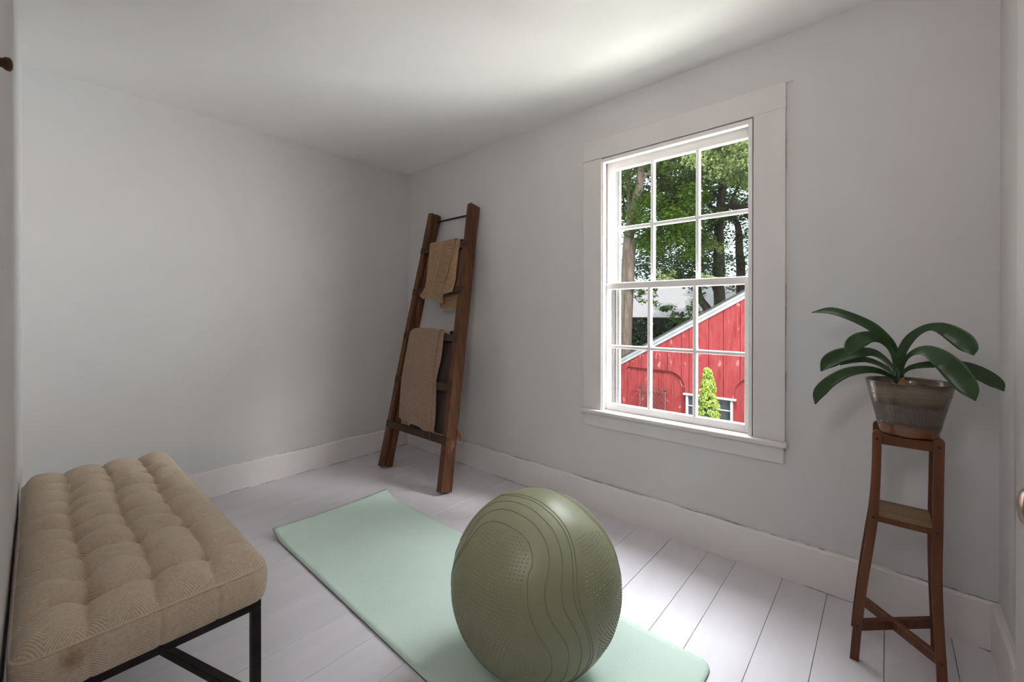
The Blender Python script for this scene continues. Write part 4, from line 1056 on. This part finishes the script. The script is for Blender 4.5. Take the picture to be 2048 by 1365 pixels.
# --- foliage
def leaves(name, centers, radii, per, size, mat, parent, origin, flat=0.35, seed=1):
    """many small folded leaves, grouped in sprays"""
    R = np.random.RandomState(seed); C = np.array(centers, float); n = len(C) * per
    ci = np.repeat(np.arange(len(C)), per)
    d = R.normal(size=(n, 3)); d /= np.linalg.norm(d, axis=1)[:, None]; d *= (R.rand(n, 1) ** 0.45)
    rad = np.array(radii, float); rad = rad[ci][:, None] if rad.ndim else rad
    p = C[ci] + d * rad * np.array((1, 1, 0.6))
    a = R.rand(n) * 2 * PI; tx = R.normal(scale=flat, size=n); ty = R.normal(scale=flat, size=n)
    sz = size * (0.6 + 0.8 * R.rand(n))
    ax = np.stack([np.cos(a), np.sin(a), tx], 1); ax /= np.linalg.norm(ax, axis=1)[:, None]
    bx_ = np.stack([-np.sin(a), np.cos(a), ty], 1); bx_ /= np.linalg.norm(bx_, axis=1)[:, None]
    nz = np.cross(ax, bx_)
    s = sz[:, None]
    v = np.stack([p - ax * s * 0.5, p + bx_ * s * 0.42 - nz * s * 0.12 - ax * s * 0.05, p + ax * s * 0.55 - nz * s * 0.1, p - bx_ * s * 0.42 - nz * s * 0.12 - ax * s * 0.05], 1) - np.array(origin)
    me = bpy.data.meshes.new(name); me.vertices.add(4 * n); me.vertices.foreach_set('co', v.reshape(-1))
    idx = np.arange(n) * 4
    tri = np.stack([idx, idx + 1, idx + 2, idx, idx + 2, idx + 3], 1).reshape(-1)
    me.loops.add(6 * n); me.loops.foreach_set('vertex_index', tri.astype(np.int32))
    me.polygons.add(2 * n); me.polygons.foreach_set('loop_start', (np.arange(2 * n) * 3).astype(np.int32)); me.polygons.foreach_set('loop_total', np.full(2 * n, 3, np.int32))
    me.update(calc_edges=True)
    return link(name, me, mat, parent, False, kind='stuff')
def sprays(n, lo, hi, seed, shape=None):
    R = np.random.RandomState(seed); P = R.rand(n * 3, 3) * (np.array(hi) - lo) + lo
    if shape is not None: P = np.array([p for p in P if shape(p)])
    return P[:n]
def limb(parent, o, pts, r0_, r1_, mat, name='branch'):
    P = catmull(pts, max(8, 6 * len(pts)))
    return tube(name, [tuple(p - np.array(o)) for p in P], np.linspace(r0_, r1_, len(P)), mat, parent, 10)

# big maple whose trunk rises beside the left panes
o1 = (-2.75, 9.5, GZ)
t1 = empty('maple_tree', o1, label='big maple tree with thick pale double trunk beside the left window panes', category='tree')
limb(t1, o1, [(-2.80, 9.5, GZ), (-2.80, 9.5, -1.2), (-2.78, 9.5, -0.1), (-2.755, 9.5, 0.9), (-2.74, 9.5, 1.75), (-2.70, 9.5, 2.3), (-2.66, 9.5, 3.07), (-2.605, 9.5, 3.58), (-2.513, 9.5, 4.01), (-2.386, 9.5, 4.54), (-2.28, 9.5, 5.06), (-2.23, 9.5, 6.0), (-2.0, 9.6, 7.4)], 0.215, 0.10, bark_m, 'trunk')
limb(t1, o1, [(-2.66, 9.45, GZ), (-2.68, 9.42, -0.2), (-2.635, 9.42, 1.0), (-2.57, 9.42, 2.0), (-2.545, 9.45, 2.7), (-2.50, 9.55, 3.3)], 0.17, 0.10, bark_m, 'trunk')
limb(t1, o1, [(-2.60, 9.5, 3.60), (-2.64, 9.55, 4.2), (-2.69, 9.6, 4.8), (-2.75, 9.6, 5.4), (-2.9, 9.7, 6.6)], 0.085, 0.05, bark_m)
limb(t1, o1, [(-2.38, 9.5, 4.70), (-2.19, 9.45, 4.94), (-1.96, 9.4, 5.12), (-1.4, 9.3, 5.5)], 0.05, 0.025, bark_m)
c1 = sprays(210, (-4.2, 9.0, 4.2), (-0.6, 11.5, 8.2), 3)
c1b = sprays(36, (-2.35, 8.9, 2.7), (-0.85, 10.4, 4.4), 5)
leaves('foliage', np.vstack([c1, c1b]), np.full(len(c1) + len(c1b), 0.42), 150, 0.088, maple_leaf_m, t1, o1, 0.4, 21)

o2 = (-1.42, 14, GZ)
t2 = empty('shade_tree', o2, label='tall dark-trunked tree behind the barn roof, left of the pair at right', category='tree')
limb(t2, o2, [(-1.36, 14, GZ), (-1.38, 14, 1.5), (-1.46, 14, 2.05), (-1.44, 14, 2.63), (-1.424, 14, 3.46), (-1.42, 14, 4.0), (-1.3, 14, 5.6), (-1.2, 14, 8.0)], 0.20, 0.12, dark_bark_m, 'trunk')
limb(t2, o2, [(-1.42, 14, 4.3), (-1.0, 13.8, 4.9), (-0.6, 13.6, 5.6)], 0.09, 0.04, dark_bark_m)
limb(t2, o2, [(-1.40, 14, 4.6), (-1.8, 13.9, 5.1), (-2.3, 13.8, 5.6)], 0.09, 0.04, dark_bark_m)
limb(t2, o2, [(-1.62, 14, 1.0), (-1.82, 14, 1.30), (-2.02, 14, 1.60), (-2.12, 14, 1.95), (-2.15, 14, 2.6)], 0.16, 0.10, dark_bark_m)
c2 = np.vstack([sprays(150, (-4.6, 13, 4.4), (1.6, 15, 8.0), 8), sprays(46, (-2.6, 12.6, 2.1), (-1.5, 14.4, 4.3), 9), sprays(26, (-4.6, 12.6, 2.2), (-2.6, 14.6, 4.4), 14)])
leaves('foliage', c2, np.full(len(c2), 0.5), 130, 0.098, blue_leaf_m, t2, o2, 0.4, 22)

o3 = (-1.2, 16, GZ)
t3 = empty('shade_tree', o3, label='tall dark-trunked tree at the right edge of the upper window panes', category='tree')
limb(t3, o3, [(-1.16, 16, GZ), (-1.17, 16, 2.5), (-1.22, 16, 3.45), (-1.24, 16, 4.2), (-1.33, 16, 4.65), (-1.6, 16, 4.95), (-2.2, 16, 5.4)], 0.18, 0.07, dark_bark_m, 'trunk')
c3 = np.vstack([sprays(90, (-3.5, 15.4, 4.6), (1.4, 17.2, 8.4), 10), sprays(26, (-1.9, 15.3, 2.0), (0.4, 17.4, 4.6), 11)])
leaves('foliage', c3, np.full(len(c3), 0.55), 130, 0.10, blue_leaf_m, t3, o3, 0.4, 23)

o4 = (0.35, 11.0, GZ)
t4 = empty('pale_leaf_tree', o4, label='tree with leaves coloured pale as if sunlit at the top right of the window', category='tree')
limb(t4, o4, [(0.6, 11.6, GZ), (0.5, 11.6, 2.2), (0.2, 11.6, 3.8), (-0.4, 11.8, 4.4)], 0.16, 0.09, dark_bark_m, 'trunk')
limb(t4, o4, [(-0.40, 11.8, 4.30), (-0.76, 11.9, 4.47), (-0.90, 12, 4.79), (-1.15, 12, 5.06), (-1.5, 12, 5.3)], 0.07, 0.035, dark_bark_m)
limb(t4, o4, [(-0.76, 11.9, 4.50), (-0.72, 12, 4.98), (-0.6, 12, 5.6)], 0.06, 0.03, dark_bark_m)
c4 = sprays(150, (-1.2, 9.2, 4.3), (1.4, 10.9, 7.2), 12, lambda p: p[2] > 4.75 - 0.55 * (p[0] + 0.2))
leaves('foliage', c4, np.full(len(c4), 0.36), 150, 0.075, bright_leaf_m, t4, o4, 0.7, 24)  # sun on this crown comes from the paler leaf colour

o5 = (-4.0, 24, GZ)
t5 = empty('distant_tree', o5, label='distant broad green tree behind the grey roof', category='tree')
limb(t5, o5, [(-4.0, 24, GZ), (-4.0, 24, 2), (-4.1, 24, 6)], 0.25, 0.15, dark_bark_m, 'trunk')
c5 = sprays(170, (-9.5, 22.5, 2.3), (1.5, 26, 9.5), 13)
leaves('foliage', c5, np.full(len(c5), 0.85), 110, 0.16, blue_leaf_m, t5, o5, 0.4, 25)
c6 = np.vstack([sprays(8, (-1.62, 9.0, 1.98), (-1.16, 9.4, 2.24), 15), sprays(7, (-0.62, 9.0, 1.96), (-0.10, 9.4, 2.16), 16)])
leaves('sun_painted_sprays', c6, np.full(len(c6), 0.13), 40, 0.06, bright_leaf_m, t1, o1, 0.6, 26)  # low sunny shrub patches, sun painted as paler leaves
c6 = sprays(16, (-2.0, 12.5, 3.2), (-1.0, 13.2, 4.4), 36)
leaves('sun_painted_foliage', c6, np.full(len(c6), 0.32), 90, 0.085, bright_leaf_m, t2, o2, 0.5, 37)  # lit cluster made with the paler leaf colour
# low twig hanging in front of the grey roof
o7 = (-2.2, 11.5, GZ)
t7 = empty('sapling', o7, label='thin leafy sapling reaching in front of the grey roof', category='tree')
limb(t7, o7, [(-1.2, 11.5, GZ), (-1.35, 11.5, 0.0), (-1.75, 11.5, 0.9), (-2.3, 11.5, 1.30)], 0.05, 0.012, dark_bark_m, 'trunk')
c7 = np.vstack([sprays(16, (-2.0, 11.2, 0.75), (-1.2, 11.8, 1.25), 17), sprays(7, (-2.5, 11.3, 0.95), (-1.9, 11.6, 1.35), 18), sprays(6, (-1.6, 11.2, 1.2), (-1.1, 11.8, 1.7), 19)])
leaves('foliage', c7, np.full(len(c7), 0.16), 34, 0.085, maple_leaf_m, t7, o7, 0.5, 27)
c8 = sprays(14, (-2.45, 9.2, 1.25), (-1.75, 9.7, 2.0), 20)
leaves('low_foliage', c8, np.full(len(c8), 0.15), 30, 0.075, maple_leaf_m, t1, o1, 0.5, 28)

# arborvitae in front of the barn
oa = (0.70, 5.9, GZ)
ta = empty('arborvitae', oa, label='bright yellow-green cone-shaped evergreen in front of the barn window', category='tree')
tube('trunk', [(0, 0, 0), (0, 0, 1.2)], [0.05, 0.03], dark_bark_m, ta, 8)
C = []; RR = []
Hh = 0.19 - GZ
for k in range(620):
    t_ = random.random() ** 0.8; z = 0.05 + (Hh - 0.13) * t_
    R_ = 0.40 * (1 - t_) ** 0.72 + 0.015; a = random.random() * 2 * PI; rr = R_ * random.uniform(0.72, 1.0)
    C.append((oa[0] + rr * math.cos(a) - 0.045 * t_, oa[1] + rr * math.sin(a), GZ + z)); RR.append(0.05 + 0.035 * (1 - t_))
leaves('foliage', C, RR, 48, 0.030, arbor_leaf_m, ta, oa, 1.6, 31)
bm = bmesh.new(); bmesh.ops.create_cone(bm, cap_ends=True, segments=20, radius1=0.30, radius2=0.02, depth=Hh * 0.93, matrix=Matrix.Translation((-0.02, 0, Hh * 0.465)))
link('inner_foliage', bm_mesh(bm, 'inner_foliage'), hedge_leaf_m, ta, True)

# grey-roofed house far behind
oh = (-4.0, 18, GZ)
hs = empty('neighbour_house', oh, label='far house with broad pale grey roof and dark ivy wall', category='house')
box('wall', (-6.0, 0.2, 0), (4.0, 6, 0.95 - GZ), dark_shingle_m, hs)
ys, zs_ = 18.0, 0.88
for k in range(16):                                    # shingle courses
    y0, y1 = ys + k * 0.20, ys + (k + 1) * 0.20 + 0.03; z0 = zs_ + k * 0.118; z1 = z0 + 0.135
    bm = bmesh.new()
    vv = [(-6.2, y0 - 18, z0 - GZ), (4.2, y0 - 18, z0 - GZ), (4.2, y1 - 18, z1 - GZ), (-6.2, y1 - 18, z1 - GZ)]
    A = [bm.verts.new(p) for p in vv]; B = [bm.verts.new((p[0], p[1], p[2] + 0.022)) for p in vv]
    bm.faces.new(A[::-1]); bm.faces.new(B)
    for i in range(4): bm.faces.new((A[i], A[(i + 1) % 4], B[(i + 1) % 4], B[i]))
    link('shingle_course', bm_mesh(bm, 'shingle_course'), shingle_m, hs)
box('gutter', (-6.2, -0.10, zs_ - 0.05 - GZ), (4.2, 0.02, zs_ + 0.02 - GZ), dark_bark_m, hs, 0.01)
ci_ = sprays(260, (-9.9, 17.75, -1.6), (-0.2, 18.15, 0.72), 30)
leaves('ivy', ci_, np.full(len(ci_), 0.30), 120, 0.085, hedge_leaf_m, hs, oh, 1.2, 32)
